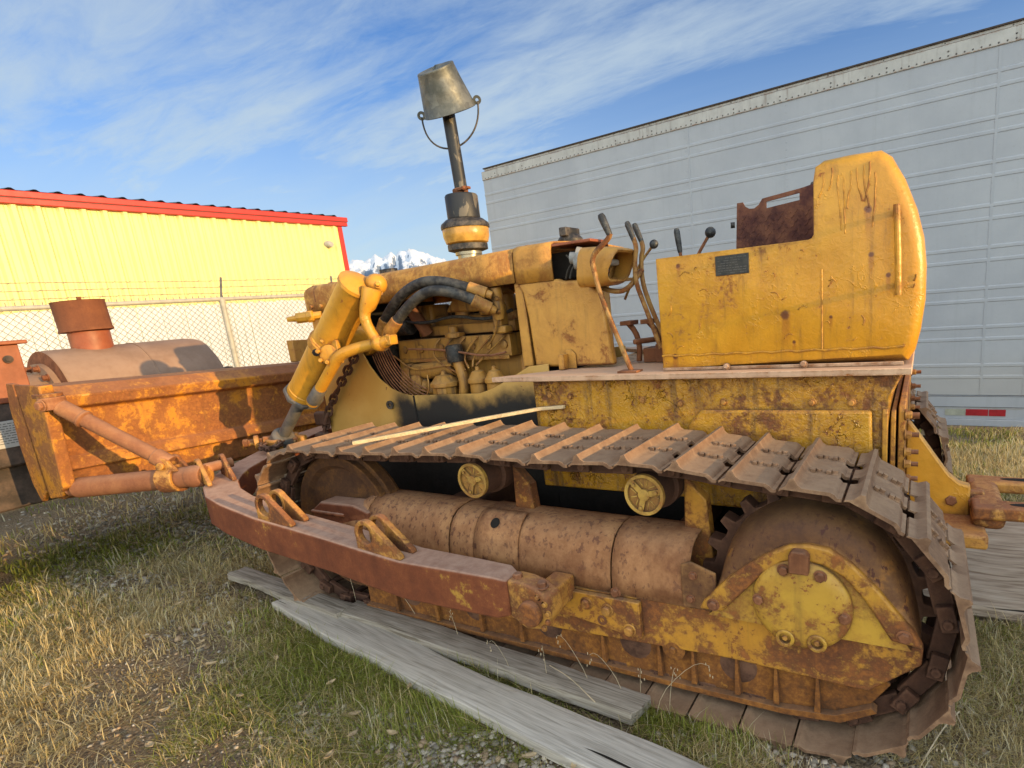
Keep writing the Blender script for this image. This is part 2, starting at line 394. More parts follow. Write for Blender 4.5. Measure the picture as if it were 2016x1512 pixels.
def m_trailer():
    g = N('trailer_white_dirty'); v = g.coord(1.0, rnd=False)
    a = g.noise(v, 1.6, 6, .65); b = g.noise(v, 40, 4, .6)
    st = g.noise(g.coord(4.0, (7, 7, .35), rnd=False), 2.2, 5, .62)
    z = g.sep(g.n('ShaderNodeTexCoord').outputs['Object'])[2]
    c = g.mix(g.step(a, .3, .7), (.36, .38, .415), (.41, .43, .46))
    c = g.mix(g.step(st, .50, .78, 0, .42), c, (.33, .345, .37))
    c = g.mix(g.step(b, .64, .72, 0, .4), c, (.3, .28, .26))
    c = g.mix(g.math('MULTIPLY', g.step(z, -1.75, -1.3, 1, 0), .35), c, (.42, .38, .32))
    return g.done(c, .5, g.bump(a, .08, .05))
M['trailer'] = m_trailer()
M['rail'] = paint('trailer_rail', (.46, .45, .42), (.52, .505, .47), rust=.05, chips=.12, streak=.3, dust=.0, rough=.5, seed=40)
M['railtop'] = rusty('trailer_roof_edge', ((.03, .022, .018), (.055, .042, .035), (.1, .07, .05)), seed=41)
M['rivet'] = plain('rivet_grey', (.10, .095, .09), .6, seed=42)
M['red_tape'] = plain('reflector_red', (.34, .012, .02), .4, seed=43, var=.15)
M['pale_tape'] = plain('reflector_pale', (.36, .37, .30), .5, seed=44, var=.15)
M['bld'] = plain('building_cream_steel', (.78, .68, .29), .5, var=.05, scale=2, bump=.03, seed=45)
M['red'] = plain('trim_red', (.52, .030, .022), .45, var=.12, scale=3, bump=.05, seed=46)
M['roof'] = plain('roof_dark', (.10, .085, .08), .5, var=.15, seed=47)
M['slat'] = plain('privacy_slat_white', (.60, .63, .68), .5, var=.06, scale=4, bump=.05, seed=48)
M['wire'] = plain('fence_wire', (.17, .155, .13), .5, metal=.3, seed=49)
M['post'] = plain('fence_post_galvanised', (.42, .39, .32), .5, seed=50, var=.15)
M['beige'] = plain('tank_beige', (.29, .175, .11), .6, var=.12, scale=5, seed=51, dustz=.25, dustcol=(.36, .25, .18))
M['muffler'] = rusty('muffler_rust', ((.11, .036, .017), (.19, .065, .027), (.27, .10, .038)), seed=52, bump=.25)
M['orange'] = plain('machine_orange', (.30, .080, .028), .5, var=.22, scale=7, seed=53, dustz=.3, dustcol=(.3, .12, .06))
M['machdark'] = plain('machine_dark_brown', (.055, .036, .026), .75, var=.4, scale=8, seed=54, dustz=.4, dustcol=(.16, .1, .07))
M['platewhite'] = plain('data_plate', (.42, .40, .37), .5, var=.1, seed=55)
M['platetext'] = plain('data_plate_text', (.10, .09, .085), .6, seed=56)
M['leafdry'] = plain('dry_leaf', (.46, .34, .19), .8, var=.35, scale=25, seed=57)

# =================================================================== BULLDOZER
DZ = thing('bulldozer', (-1.7, 3.1, 0.0), 'old rusty yellow crawler bulldozer parked side-on, with front blade and no cab', 'bulldozer')
def part(name, mb, mat, parent=None, **kw): return obj(name, mb, mat, parent or DZ, **kw)
def ann(mb, c, ax, r0, r1, t, n=28):
    return mb.lathe([(r0, 0), (r1, 0), (r1, t), (r0, t), (r0, 0)], c, ax, n, close=False)

# ---- tracks
SPX, SPZ, IDX, TR = -.345, .515, -2.95, .490
def track_path():
    p = []
    for k in range(0, 181, 3):            # round the idler, bottom to top on the front side
        a = rad(270 - k); p.append((IDX+(TR+.008)*math.cos(a), SPZ+.008+(TR+.008)*math.sin(a)))
    p += [(-2.65, 1.026), (-2.35, 1.034), (-2.05, 1.047), (-1.82, 1.056), (-1.6, 1.049), (-1.35, 1.045), (-1.15, 1.050), (-.94, 1.057), (-.75, 1.045), (-.55, 1.022)]
    for k in range(0, 181, 3):
        a = rad(90 - k); p.append((SPX+TR*math.cos(a), SPZ+TR*math.sin(a)))
    for k in range(1, 40):
        p.append((SPX+(IDX-SPX)*k/40, SPZ-TR))
    P = np.array(p+[p[0]]); d = np.r_[0, np.cumsum(np.hypot(*np.diff(P, axis=0).T))]
    return P, d
TP, TD = track_path()
NSH = int(round(TD[-1]/.2025)); PIT = TD[-1]/NSH
def at_len(s):
    s %= TD[-1]; return np.array([np.interp(s, TD, TP[:, 0]), np.interp(s, TD, TP[:, 1])])
# arc length at which a shoe centre sits at x = -.905 on the top run
_top = [(s, at_len(s)) for s in np.arange(0, TD[-1], .005)]
S0 = min((abs(q[0]+.905)+(9 if q[1] < .8 else 0), s) for s, q in _top)[1]

def shoe_mb():
    full = [(-.101, -.004), (-.090, .003), (-.080, .011), (-.070, .036), (-.056, .040), (-.043, .019), (-.028, .010), (.058, .010), (.072, .003), (.080, -.006), (.093, -.006), (.093, -.017), (.078, -.018), (.066, -.010), (.054, -.003), (-.088, -.003), (-.101, -.012)]
    cut = [(-.080, .011), (-.070, .036), (-.056, .040), (-.043, .019), (-.028, .010), (.058, .010), (.066, .004), (.066, -.008), (.054, -.003), (-.080, -.003)]
    mb = MB(); W = .2785
    for y0, y1, pr in ((-W, -.115, full), (-.115, -.050, cut), (-.050, .050, full), (.050, .115, cut), (.115, W, full)):
        mb.prism(pr, y0, y1)
    for y in (-.085, .085):
        for t in (-.012, .040):
            mb.box(t-.019, t-.003, y-.013, y+.013, .008, .022)
            mb.lathe([(.015, 0), (.015, .004), (.011, .004), (.010, .016)], (t+.008, y, .008), (0, 0, 1), 8)
    return mb
def link_mb(mb, M4):
    for y in (-.105, .105):
        for x0, x1, yy, z0, z1 in ((-.10, .06, y, -.085, -.018), (.02, .112, y*1.28, -.075, -.022)):
            b = MB().box(x0, x1, yy-.013, yy+.013, z0, z1)
            mb.add([M4 @ Vector(p) for p in b.v], b.f)
    b = MB().cyl((.08, -.16, -.05), (.08, .16, -.05), .018, n=8)
    mb.add([M4 @ Vector(p) for p in b.v], b.f)
def make_track(yc, first_shoe=None):
    frames = []
    for k in range(NSH):
        s = S0+k*PIT; a = at_len(s-.05); b = at_len(s+.05); t = (b-a)/np.linalg.norm(b-a); c = at_len(s)
        frames.append(Matrix(((t[0], 0, -t[1], c[0]), (0, 1, 0, yc), (t[1], 0, t[0], c[1]), (0, 0, 0, 1))))
    mb = MB()
    for m in frames: link_mb(mb, m)
    tr = part('track', mb, M['chainlink'], bevel=.003, seg=1)
    o = WORG[tr.name]
    for m in frames:
        if first_shoe is None:
            sh = obj('track_shoe', shoe_mb(), M['shoe'], tr, bevel=.0025, seg=2, origin=(0, 0, 0)); first_shoe = sh
        else:
            sh = first_shoe.copy(); COL.objects.link(sh); sh.parent = tr
        jt = Matrix.Rotation(random.uniform(-.022, .022), 4, 'Y') @ Matrix.Rotation(random.uniform(-.006, .006), 4, 'X')
        mm = Matrix.Translation(Vector((-o[0], -o[1], -o[2]))) @ m @ jt
        sh.matrix_local = mm
    return first_shoe
YN, YF = 2.1105, 4.0905
sh0 = make_track(YN); make_track(YF, sh0)

# ---- track frames, rollers, guards (near side detailed, far side simpler)
def side_gear(yc, near):
    s = 1 if near else -1           # +1: outer face looks to -y
    Y = lambda off: yc + s*off      # off < 0 is outboard
    ax = (0, -s, 0)
    # sprocket
    mb = MB(); n = 23; pts = []
    for k in range(n):
        a0 = 2*PI*k/n
        for da, r in ((-.42, .375), (-.24, .378), (-.13, .425), (.13, .425), (.24, .378), (.42, .375)):
            a = a0+da*2*PI/n; pts.append((SPX+r*math.cos(a), SPZ+r*math.sin(a)))
    mb.prism(pts, Y(-.035), Y(.035))
    for k in range(15):
        a = 2*PI*k/15; mb.bolt((SPX+.315*math.cos(a), Y(-.035), SPZ+.315*math.sin(a)), ax, .016, .018)
    part('sprocket', mb, M['chainlink'], bevel=.004, seg=1)
    # idler
    mb = MB()
    mb.lathe([(.05, .075), (.12, .075), (.15, .05), (.32, .035), (.345, .06), (.40, .065), (.402, .03), (.43, .028), (.43, -.028), (.402, -.03), (.40, -.065), (.345, -.06), (.32, -.035), (.15, -.05), (.12, -.075), (.05, -.075)], (IDX, yc, SPZ+.02), ax, 44)
    part('idler_wheel', mb, M['idler'])
    # roller frame: channel with outer and inner beams
    mb = MB()
    beam = [(-2.72, .47), (-1.68, .452), (-.72, .458), (-.57, .452), (-.16, .472), (.035, .455), (.03, .39), (-.13, .25), (-.62, .262), (-1.42, .225), (-2.72, .22)]
    mb.prism(beam, Y(-.18), Y(-.135)); mb.prism(beam[:], Y(.135), Y(.18))
    mb.box(-2.7, -.1, min(Y(-.13), Y(.13)), max(Y(-.13), Y(.13)), .40, .44)
    part('track_frame', mb, M['frame'], bevel=.006)
    # wear plate with trunnion bolts
    mb = MB().prism([(-1.47, .448), (-.985, .448), (-.985, .285), (-1.12, .30), (-1.30, .325), (-1.47, .325)], Y(-.212), Y(-.183))
    pl = part('trunnion_plate', mb, M['frame'], bevel=.004)
    for x, z in ((-1.235, .405), (-1.135, .392), (-1.035, .318)):
        obj('bolt', MB().bolt((x, Y(-.212), z), ax, .022, .018), M['lug'], pl, bevel=.002, seg=1)
    obj('bolt_hole', ann(MB(), (-1.165, Y(-.211), .338), ax, .012, .022, .004), M['rustbolt'], pl)
    # bottom roller guard
    mb = MB()
    g = [(-2.75, .10), (-.87, .088), (-.43, .092), (-.24, .115), (-.12, .18), (-.06, .27), (-.10, .30), (-2.75, .28)]
    mb.prism(g, Y(-.145), Y(-.130))
    rim = [(-2.75, .10), (-.87, .088), (-.43, .092), (-.24, .115), (-.12, .18), (-.10, .165), (-.22, .09), (-.42, .068), (-.87, .064), (-2.75, .076)]
    mb.prism(rim, Y(-.175), Y(-.128))
    for x in (-2.5, -2.2, -1.9, -1.65, -1.2, -.93, -.78, -.60, -.45, -.30):
        mb.prism([(x-.012, .10), (x+.012, .10), (x+.004, .275), (x-.004, .275)], Y(-.172), Y(-.14))
    for x in (-.86,):
        mb.lathe([(.05, 0), (.05, .03), (.03, .035)], (x, Y(-.146), .245), ax, 20)
        mb.bolt((x, Y(-.178), .245), ax, .016, .014)
    part('roller_guard', mb, M['guard'], bevel=.005)
    # round bottom rollers behind the guard
    for i in range(5):
        x = -2.4+i*.45
        part('track_roller', MB().lathe([(.05, -.15), (.10, -.14), (.10, -.05), (.085, -.05), (.085, .05), (.10, .05), (.10, .14), (.05, .15)], (x, yc, .215), ax, 18), M['chainlink'])
    # curved frame cover in panels
    def panel(x0, x1, r=1.0, z0=.462, th=None, rows=14, fl=0.0):
        rws = []
        for i in range(7):
            x = x0+(x1-x0)*i/6; row = []
            for k in range(rows):
                a = PI*(1-k/(rows-1)) if th is None else th[0]+(th[1]-th[0])*k/(rows-1)
                ca, sa = math.cos(a), math.sin(a)
                yy = .176*r*math.copysign(abs(ca)**.75, ca); zz = z0+(.245*r)*abs(sa)**.8 + fl*i
                row.append((x, Y(yy if near else yy), zz+.012*(-x-1.2)))
            rws.append(row)
        return MB().strip(rws)
    for x0, x1, r in ((-2.62, -2.035, 1.0), (-2.025, -1.875, .985), (-1.865, -1.125, 1.015), (-1.115, -.775, 1.03)):
        part('frame_cover', panel(x0, x1, r), M['cover'], solid=.012)
    # front flare of the cover
    rws = []
    for i in range(8):
        u = i/7; x = -2.63-.30*u; row = []
        for k in range(14):
            a = PI*(1-k/13); ca, sa = math.cos(a), math.sin(a)
            row.append((x, Y(.176*math.copysign(abs(ca)**.75, ca)*(1+.03*u)), .48+.245*abs(sa)**.8*(1-.62*u**1.5)+.0*u))
        rws.append(row)
    part('cover_nose', MB().strip(rws), M['cover'], solid=.014)
    part('patch_plate', panel(-1.84, -1.60, 1.065, .468, (PI*.985, PI*.58), 8), M['cover'], solid=.010)
    part('patch_hole_shade', MB().lathe([(.026, 0), (.018, .004)], (-1.745, Y(-.140), .690), (0, -s*.75, .66), 14), M['dark'])  # dark disc laid on the plate, painting the hole's shaded depth
    mb = MB().prism([(-.80, .46), (-.66, .46), (-.66, .62), (-.76, .655), (-.80, .64)], Y(-.19), Y(-.178))
    dp = part('cover_end_plate', mb, M['dome'], bevel=.004)
    for x, z in ((-.75, .60), (-.765, .50)):
        obj('bolt', MB().bolt((x, Y(-.19), z), ax, .014, .012), M['rustbolt'], dp)
    for x, z in ((-1.34, .468), (-1.10, .466)):
        part('cover_bolt', MB().bolt((x, Y(-.185), z), ax, .018, .016), M['rustbolt'])
    # idler yoke box in front of the cover
    mb = MB()
    mb.prism([(-3.08, .50), (-2.62, .50), (-2.60, .66), (-2.72, .695), (-3.0, .69), (-3.08, .64)], Y(-.165), Y(-.045))
    mb.box(-3.09, -2.8, min(Y(-.175), Y(-.05)), max(Y(-.175), Y(-.05)), .615, .64)
    part('idler_yoke', mb, M['cframe'], bevel=.012)
    # carrier rollers on their posts
    for cx, cz in ((-1.815, .905), (-.94, .907)):
        mb = MB().lathe([(.03, .165), (.066, .165), (.080, .150), (.084, .11), (.084, .06), (.098, .05), (.098, -.02), (.07, -.03), (.05, -.12)], (cx, yc, cz), ax, 32)
        cr = part('carrier_roller', mb, M['chainlink'])
        mb = MB(); ann(mb, (cx, Y(-.160), cz), ax, .070, .084, .020, 36)
        rec = MB().lathe([(.072, 0), (.072, .004)], (cx, Y(-.1655), cz), ax, 30)
        mb.lathe([(.026, 0), (.024, .012), (.010, .014)], (cx, Y(-.169), cz), ax, 20)
        for k in range(3):
            a = 2*PI*k/3+.25
            d = Vector((math.cos(a), 0, math.sin(a))); q = Vector((-d.z, 0, d.x))
            c = Vector((cx, Y(-.169), cz)); w = .012
            p = [c+d*.02+q*w, c+d*.07+q*w*.9, c+d*.07-q*w*.9, c+d*.02-q*w]
            o2 = Vector((0, -s*.010, 0)); vs = p+[x+o2 for x in p]
            mb.add(vs, [(0, 1, 2, 3), (7, 6, 5, 4), (0, 4, 5, 1), (1, 5, 6, 2), (2, 6, 7, 3), (3, 7, 4, 0)])
            e = c+Vector((math.cos(a), 0, math.sin(a)))*.056
            mb.bolt(e+Vector((0, -s*.008, 0)), ax, .0085, .010)
            for da in (.42, 1.05, 1.68):
                r1 = c+Vector((math.cos(a+da), 0, math.sin(a+da)))*.064; r2 = c+Vector((math.cos(a+da*.55+.47), 0, math.sin(a+da*.55+.47)))*.034
                mb.tube([r1, r2], .0035, 6)
        obj('roller_cap', mb, M['roller'], cr, bevel=.002, seg=1); obj('cap_recess', rec, M['engine'], cr)  # recess disc painted darker in place of its shade
        part('roller_post', MB().prism([(cx+.08, .45), (cx+.22, .45), (cx+.19, .84), (cx+.10, cz+.03)], Y(.0), Y(.06)), M['frame'], bevel=.006)
    # final drive: cast guard over the sprocket
    outer = [(-.74, .462), (-.665, .55), (-.648, .65), (-.622, .745), (-.555, .825), (-.455, .885), (-.34, .912), (-.22, .893), (-.11, .826), (-.035, .72), (.002, .60), (.028, .455)]
    inner = [(-.70, .472), (-.645, .55), (-.585, .62), (-.53, .68), (-.46, .735), (-.39, .775), (-.315, .79), (-.245, .775), (-.17, .725), (-.095, .645), (-.03, .56), (.03, .47)]
    def res(pl, n=40):
        P = np.array(pl); d = np.r_[0, np.cumsum(np.hypot(*np.diff(P, axis=0).T))]
        q = [(np.interp(u, d/d[-1], P[:, 0]), np.interp(u, d/d[-1], P[:, 1])) for u in np.linspace(0, 1, n)]
        for _ in range(3):
            q = [q[0]]+[tuple((np.array(q[i-1])+2*np.array(q[i])+np.array(q[i+1]))/4) for i in range(1, n-1)]+[q[-1]]
        return q
    A, B = res(outer), res(inner); rws = []
    for u, off in ((0, .06), (0, -.01), (.012, -.055), (.045, -.095), (.10, -.128), (.19, -.157), (.32, -.180), (.5, -.194), (.75, -.202), (1, -.204)):
        rws.append([(a[0]*(1-u)+b[0]*u, Y(off), a[1]*(1-u)+b[1]*u) for a, b in zip(A, B)])
    rws.append([(SPX+(b[0]-SPX)*.6, Y(-.198), .50+(b[1]-.50)*.6) for b in B])
    dm = part('sprocket_guard', MB().strip(rws), M['dome'], angle=50)
    obj('guard_hole_shade', MB().lathe([(.020, 0), (.020, .003)], (-.170, Y(-.141), .755), (.25, -s*.85, .42), 18), M['dark'], dm)  # black disc on the surface stands in for a shaded opening
    mb = MB().prism([(-.69, .455), (.0, .455), (-.10, .60), (-.19, .71), (-.27, .745), (-.33, .75), (-.40, .738), (-.50, .66)], Y(-.208), Y(-.14))
    part('drive_plate', mb, M['hub'])
    bo = [(-.72, .482), (-.70, .522), (-.60, .632), (-.52, .70), (-.45, .75), (-.38, .788), (-.315, .798), (-.25, .79), (-.18, .745), (-.10, .665), (.0, .54), (.035, .478), (-.06, .488), (-.14, .62), (-.205, .695), (-.27, .728), (-.33, .735), (-.40, .722), (-.47, .672), (-.53, .600), (-.63, .488)]
    br = part('guard_brace', MB().prism(bo, Y(-.226), Y(-.180)), M['brace'], bevel=.010, seg=3)
    for x, z in ((-.662, .512), (-.022, .515)):
        obj('bolt', MB().bolt((x, Y(-.226), z), ax, .018, .014), M['rustbolt'], br)
    hc = part('hub_cover', MB().lathe([(.02, .228+.016), (.12, .242), (.152, .236), (.166, .226), (.169, .218), (.169, .16)], (SPX, yc, .567), ax, 56), M['hub'])
    for k, a in enumerate((62, 112, 178, -6)):
        a = rad(a); obj('hub_bolt', MB().bolt((SPX+.142*math.cos(a), Y(-.235), .567+.142*math.sin(a)), ax, .017, .014), M['rustbolt'], hc)
    for a in (-112, -66):
        a = rad(a); c = (SPX+.138*math.cos(a), Y(-.225), .567+.138*math.sin(a))
        b = ann(MB(), c, ax, .020, .033, .024, 24); 
        obj('plug_boss', b, M['hub'], hc, bevel=.003, seg=1)
        obj('drain_plug', MB().bolt((c[0], Y(-.226), c[2]), ax, .011, .016), M['lug'], hc)
    obj('hub_clip', MB().prism([(-.378, .70), (-.312, .70), (-.312, .765), (-.325, .782), (-.365, .782), (-.378, .765)], Y(-.262), Y(-.22)), M['rustbolt'], hc, bevel=.006)
side_gear(YN, True); side_gear(YF, False)

# ---- push frame: one horseshoe beam from trunnion to trunnion
half = [(-1.400, 1.640, .628, .478, .044), (-1.45, 1.640, .645, .468, .064), (-1.62, 1.645, .644, .464, .070), (-1.97, 1.650, .642, .462, .080), (-2.2, 1.652, .665, .490, .085), (-2.44, 1.652, .690, .520, .085), (-2.99, 1.655, .735, .562, .086), (-3.30, 1.668, .775, .605, .088),
        (-3.47, 1.695, .800, .632, .09), (-3.60, 1.755, .818, .650, .09), (-3.70, 1.845, .832, .664, .09), (-3.78, 1.95, .843, .675, .09), (-3.92, 2.20, .856, .688, .09), (-4.06, 2.45, .866, .698, .09), (-4.20, 2.75, .874, .706, .095), (-4.27, 3.1, .878, .71, .10)]
path = half+[(x, 6.2-y, a, b, w) for x, y, a, b, w in half[-2::-1]]
rws = []
for i, (x, y, zt, zb, w) in enumerate(path):
    p = path[max(i-1, 0)]; q = path[min(i+1, len(path)-1)]
    t = Vector((q[0]-p[0], q[1]-p[1], 0)).normalized(); nrm = Vector((-t.y, t.x, 0))
    c = Vector((x, y, 0))
    rws.append([tuple(c+nrm*w+Vector((0, 0, zt))), tuple(c-nrm*w+Vector((0, 0, zt))), tuple(c-nrm*w+Vector((0, 0, zb))), tuple(c+nrm*w+Vector((0, 0, zb)))])
mb = MB().strip(rws, closed=True)
mb.f.append((0, 1, 2, 3)); k = len(mb.v); mb.f.append((k-1, k-2, k-3, k-4))
PF = part('push_frame', mb, M['cframe'], bevel=.010, seg=3)
def lug_plate(mb, x, y, zb, ze, r=.062, ri=.040, t=.026, d=(1, 0)):
    """eye plate: ring at (x, ze) and a gusset running along d down to zb; plate lies in the plane of d and z"""
    D = Vector((d[0], d[1], 0)).normalized(); Q = Vector((-D.y, D.x, 0))
    c = Vector((x, y, ze))
    ann(mb, c-Q*t/2, Q, ri, r, t, 28)
    web = [(-r*1.0, zb), (-r*.98, ze-.02), (-ri-.002, ze-.012), (-ri*.72, ze-ri*.75), (0, ze-ri*1.03), (ri*.72, ze-ri*.75), (ri+.002, ze), (r*.72, ze+r*.70), (r*2.9, zb+.02), (r*3.0, zb)]
    n = len(web); vs = [Vector((x, y, 0))+D*a+Vector((0, 0, b))-Q*t*.46 for a, b in web]+[Vector((x, y, 0))+D*a+Vector((0, 0, b))+Q*t*.46 for a, b in web]
    # triangles fanned from two base points keep the eye open
    fs = []
    for off in (0, n):
        fs += [(off, off+1, off+2), (off, off+2, off+3), (off, off+3, off+4), (off, off+4, off+9), (off+9, off+4, off+5), (off+9, off+5, off+6), (off+9, off+6, off+7), (off+9, off+7, off+8)]
    fs += [(i, (i+1) % n, (i+1) % n+n, i+n) for i in range(n)]
    return mb.add(vs, fs)
for x, zb, ze in ((-2.905, .715, .800), (-2.165, .642, .738)):
    for y in (1.596, 1.668):
        obj('frame_lug', lug_plate(MB(), x, y, zb, ze, r=.068, ri=.045, t=.032), M['lug'], PF, bevel=.005)
for dx in (-.062, .062):
    D = Vector((.80, -.22, 0)).normalized(); Q = Vector((-D.y, D.x, 0)); c = Vector((-3.742, 1.80, 0))+Q*dx
    obj('frame_lug', lug_plate(MB(), c.x, c.y, .825, .905, d=(D.x, D.y)), M['lug'], PF, bevel=.005)
mb = MB().prism([(-1.405, .47), (-1.335, .432), (-1.255, .442), (-1.21, .50), (-1.218, .575), (-1.27, .612), (-1.33, .628), (-1.405, .632)], 1.600, 1.70)
mb.box(-1.405, -1.30, 1.69, 1.93, .41, .52)
tb = part('trunnion', mb, M['lug'], bevel=.014, seg=3)
obj('trunnion_pin', MB().lathe([(.046, 0), (.052, .004), (.052, .028), (.043, .036)], (-1.296, 1.604, .514), (0, -1, 0), 24), M['lug'], tb, bevel=.003)
for x, z in ((-1.375, .628), (-1.262, .610)):
    obj('bolt', MB().bolt((x, 1.64, z-.004), (0, 0, 1), .020, .02), M['rustbolt'], tb)
for k in range(5):
    a = rad(-50+28*k); obj('bolt', MB().bolt((-1.296+.078*math.cos(a), 1.602, .514+.078*math.sin(a)), (0, -1, 0), .010, .008), M['lug'], tb)
part('trunnion', MB().box(-1.425, -1.20, 4.27, 4.54, .40, .575), M['lug'], bevel=.012)

# ---- blade, end plate, struts
def sh(p):                       # the blade hangs a little low on its far end
    return (p[0], p[1], p[2]-.047*(p[1]-1.35))
BY0, BY1 = 1.385, 4.85
prof = [(-4.80, 1.475), (-4.53, 1.462), (-4.455, 1.40), (-4.47, 1.335), (-4.535, 1.315), (-4.56, 1.04), (-4.52, 1.005), (-4.505, .955), (-4.545, .945), (-4.56, .80), (-4.70, .755), (-4.86, .76), (-4.93, .90), (-4.95, 1.08), (-4.93, 1.25), (-4.86, 1.42)]
mb = MB(); mb.prism(prof, BY0, BY1); mb.v = [sh(p) for p in mb.v]
BL = part('blade', mb, M['blade'], bevel=.008)
for y in (1.352, 4.855):
    mb = MB(); mb.prism([(-4.90, 1.495), (-4.80, 1.49), (-4.82, .80), (-4.93, .73), (-4.99, .85), (-5.0, 1.1), (-4.96, 1.35)], y, y+.032); mb.v = [sh(p) for p in mb.v]
    mb.prism([(-4.80, 1.485), (-4.40, 1.475), (-4.50, .86), (-4.60, .79), (-4.80, .76)], y+.006, y+.026)
    if y > 3: mb.v = [(p[0], p[1], p[2]-.16) if p[2] > .7 and i >= 14 else p for i, p in enumerate(mb.v)]
    ep = obj('end_plate', mb, M['blade'], BL, bevel=.006)
mb = MB(); mb.prism([(-4.43, 1.478), (-4.375, 1.476), (-4.475, .86), (-4.53, .83)], 1.335, 1.40)
obj('edge_rib', mb, M['blade'], BL, bevel=.008)
mb = MB(); mb.prism([(-4.46, 1.31), (-4.46, 1.405), (-4.36, 1.42), (-4.325, 1.395), (-4.325, 1.35), (-4.36, 1.315)], 1.36, 1.40, 'y')
mb = MB()
for z in (1.405, 1.352):
    mb.lathe([(.055, 0), (.055, .024)], (-4.375, 1.375, z), (0, 0, 1), 20); mb.box(-4.47, -4.375, 1.32, 1.43, z, z+.024)
obj('strut_bracket', mb, M['lug'], BL, bevel=.004)
mb = MB(); mb.prism([(3.03, 1.40), (3.62, 1.40), (3.62, 1.55), (3.03, 1.58)], -4.66, -4.58, 'x')
obj('blade_bracket', mb, M['engine'], BL, bevel=.006)
mb = MB(); mb.lathe([(.025, 0), (.03, .03)], (-4.555, 2.9, 1.28), (1, 0, 0), 12)
obj('blade_boss', mb, M['blade'], BL)
def pipe(name, a, b, r, ends, mat, parent=None):
    a, b = Vector(a), Vector(b); d = (b-a).normalized(); L = (b-a).length
    return part(name, MB().lathe([(r*f, L*u) for u, f in ends], a, d, 26), mat, parent)
lowA, lowB = (-4.56, 1.40, .835), (-3.695, 1.735, .872)
ST = pipe('lower_strut', lowA, lowB, .062, ((0, .75), (.05, .8), (.06, 1.0), (.90, 1.0), (.905, 1.06), (.985, 1.06), (1.0, .95)), M['pipe'])
obj('strut_cap', MB().lathe([(.050, 0), (.052, .010), (.030, .016)], lowB, Vector(lowB)-Vector(lowA), 20), M['lug'], ST)
UA, UB = Vector((-4.375, 1.375, 1.372)), Vector((-3.885, 1.655, .955))
US = pipe('upper_strut', UA, UB, .047, ((0, .7), (.06, .8), (.07, .98), (.24, 1.0), (.25, 1.12), (.265, 1.12), (.275, .88), (.86, .88), (.87, 1.05), (1.0, 1.05)), M['pipe'])
mb = MB().lathe([(.062, -.035), (.062, .035)], UA, (0, 0, 1), 20); mb.bolt(UA+Vector((.02, -.058, -.005)), (.3, -1, 0), .026, .02)
obj('strut_eye', mb, M['pipe'], US, bevel=.004)
dd = (Vector(lowB)-Vector(lowA)).normalized(); qq = Vector((-dd.y, dd.x, 0))
mb = MB(); ann(mb, Vector(lowA)+dd*.655, dd, .061, .082, .11, 26)
for sgn in (-1, 1):
    c = Vector(lowA)+dd*.71+qq*.040*sgn
    mb.lathe([(.045, -.013), (.045, .013)], c+Vector((0, 0, .092)), qq, 20)
    mb.add([c+dd*a+Vector((0, 0, b))+qq*t for t in (-.012, .012) for a, b in ((-.05, .05), (.085, .05), (.045, .10), (-.045, .10))], [(0, 1, 2, 3), (7, 6, 5, 4), (0, 4, 5, 1), (1, 5, 6, 2), (2, 6, 7, 3), (3, 7, 4, 0)])
mb.cyl(Vector(lowA)+dd*.71-qq*.07+Vector((0, 0, .092)), Vector(lowA)+dd*.71+qq*.07+Vector((0, 0, .092)), .022)
obj('strut_clamp', mb, M['lug'], ST, bevel=.004)
part('strut_pin', MB().cyl((-3.735, 1.715, .905), (-3.70, 1.90, .905), .030), M['pipe'], bevel=.004)
# far-side struts
pipe('lower_strut', (-4.56, 4.80, .70), (-3.70, 4.46, .872), .062, ((0, .8), (.06, 1), (1, 1)), M['pipe'])
pipe('upper_strut', (-4.40, 4.82, 1.20), (-3.9, 4.54, .95), .047, ((0, .8), (.06, 1), (1, 1)), M['pipe'])

# ---- hull, engine bay, hood
part('main_frame', MB().box(-3.70, -1.80, 2.67, 3.53, .50, 1.02).box(-1.8, -.15, 2.60, 3.60, .42, .72), M['dark'], bevel=.01)
part('equalizer_bar', MB().box(-2.25, -2.05, 2.2, 4.0, .55, .70), M['chainlink'], bevel=.01)
part('pivot_shaft', MB().cyl((SPX, 2.2, SPZ), (SPX, 4.0, SPZ), .12).cyl((-.9, 2.25, .62), (-.9, 3.95, .62), .06), M['chainlink'])
mb = MB().prism([(-1.775, .72), (-.13, .72), (-.10, 1.20), (-.06, 1.294), (-1.775, 1.294)], 2.44, 3.76)
HU = part('rear_case', mb, M['hull'], bevel=.008)
for x, z in ((-1.67, 1.215), (-1.55, 1.21), (-1.15, 1.19), (-.96, 1.175), (-.76, 1.182), (-.39, 1.18), (-.24, 1.18)):
    obj('case_bolt', MB().bolt((x, 2.44, z), (0, -1, 0), .013, .014), M['lug'], HU, bevel=.0015, seg=1)
part('drive_housing', MB().prism([(-.93, 1.07), (-.86, 1.148), (-.165, 1.152), (-.15, .70), (-.93, .70)], 2.412, 2.436), M['hull'], bevel=.012, seg=3)
mb = MB()
for x0, x1, y0, zt in ((-.128, -.108, 2.425, 1.16), (-.100, -.082, 2.46, 1.14), (-.074, -.050, 2.49, 1.155)):
    mb.prism([(y0, .70), (y0, zt-.02), (y0+.02, zt), (3.73-y0+2.45, zt), (3.75-y0+2.45, zt-.02), (3.75-y0+2.45, .70)], x0, x1, 'x')
FL = part('rear_flange', mb, M['frame'], bevel=.004)
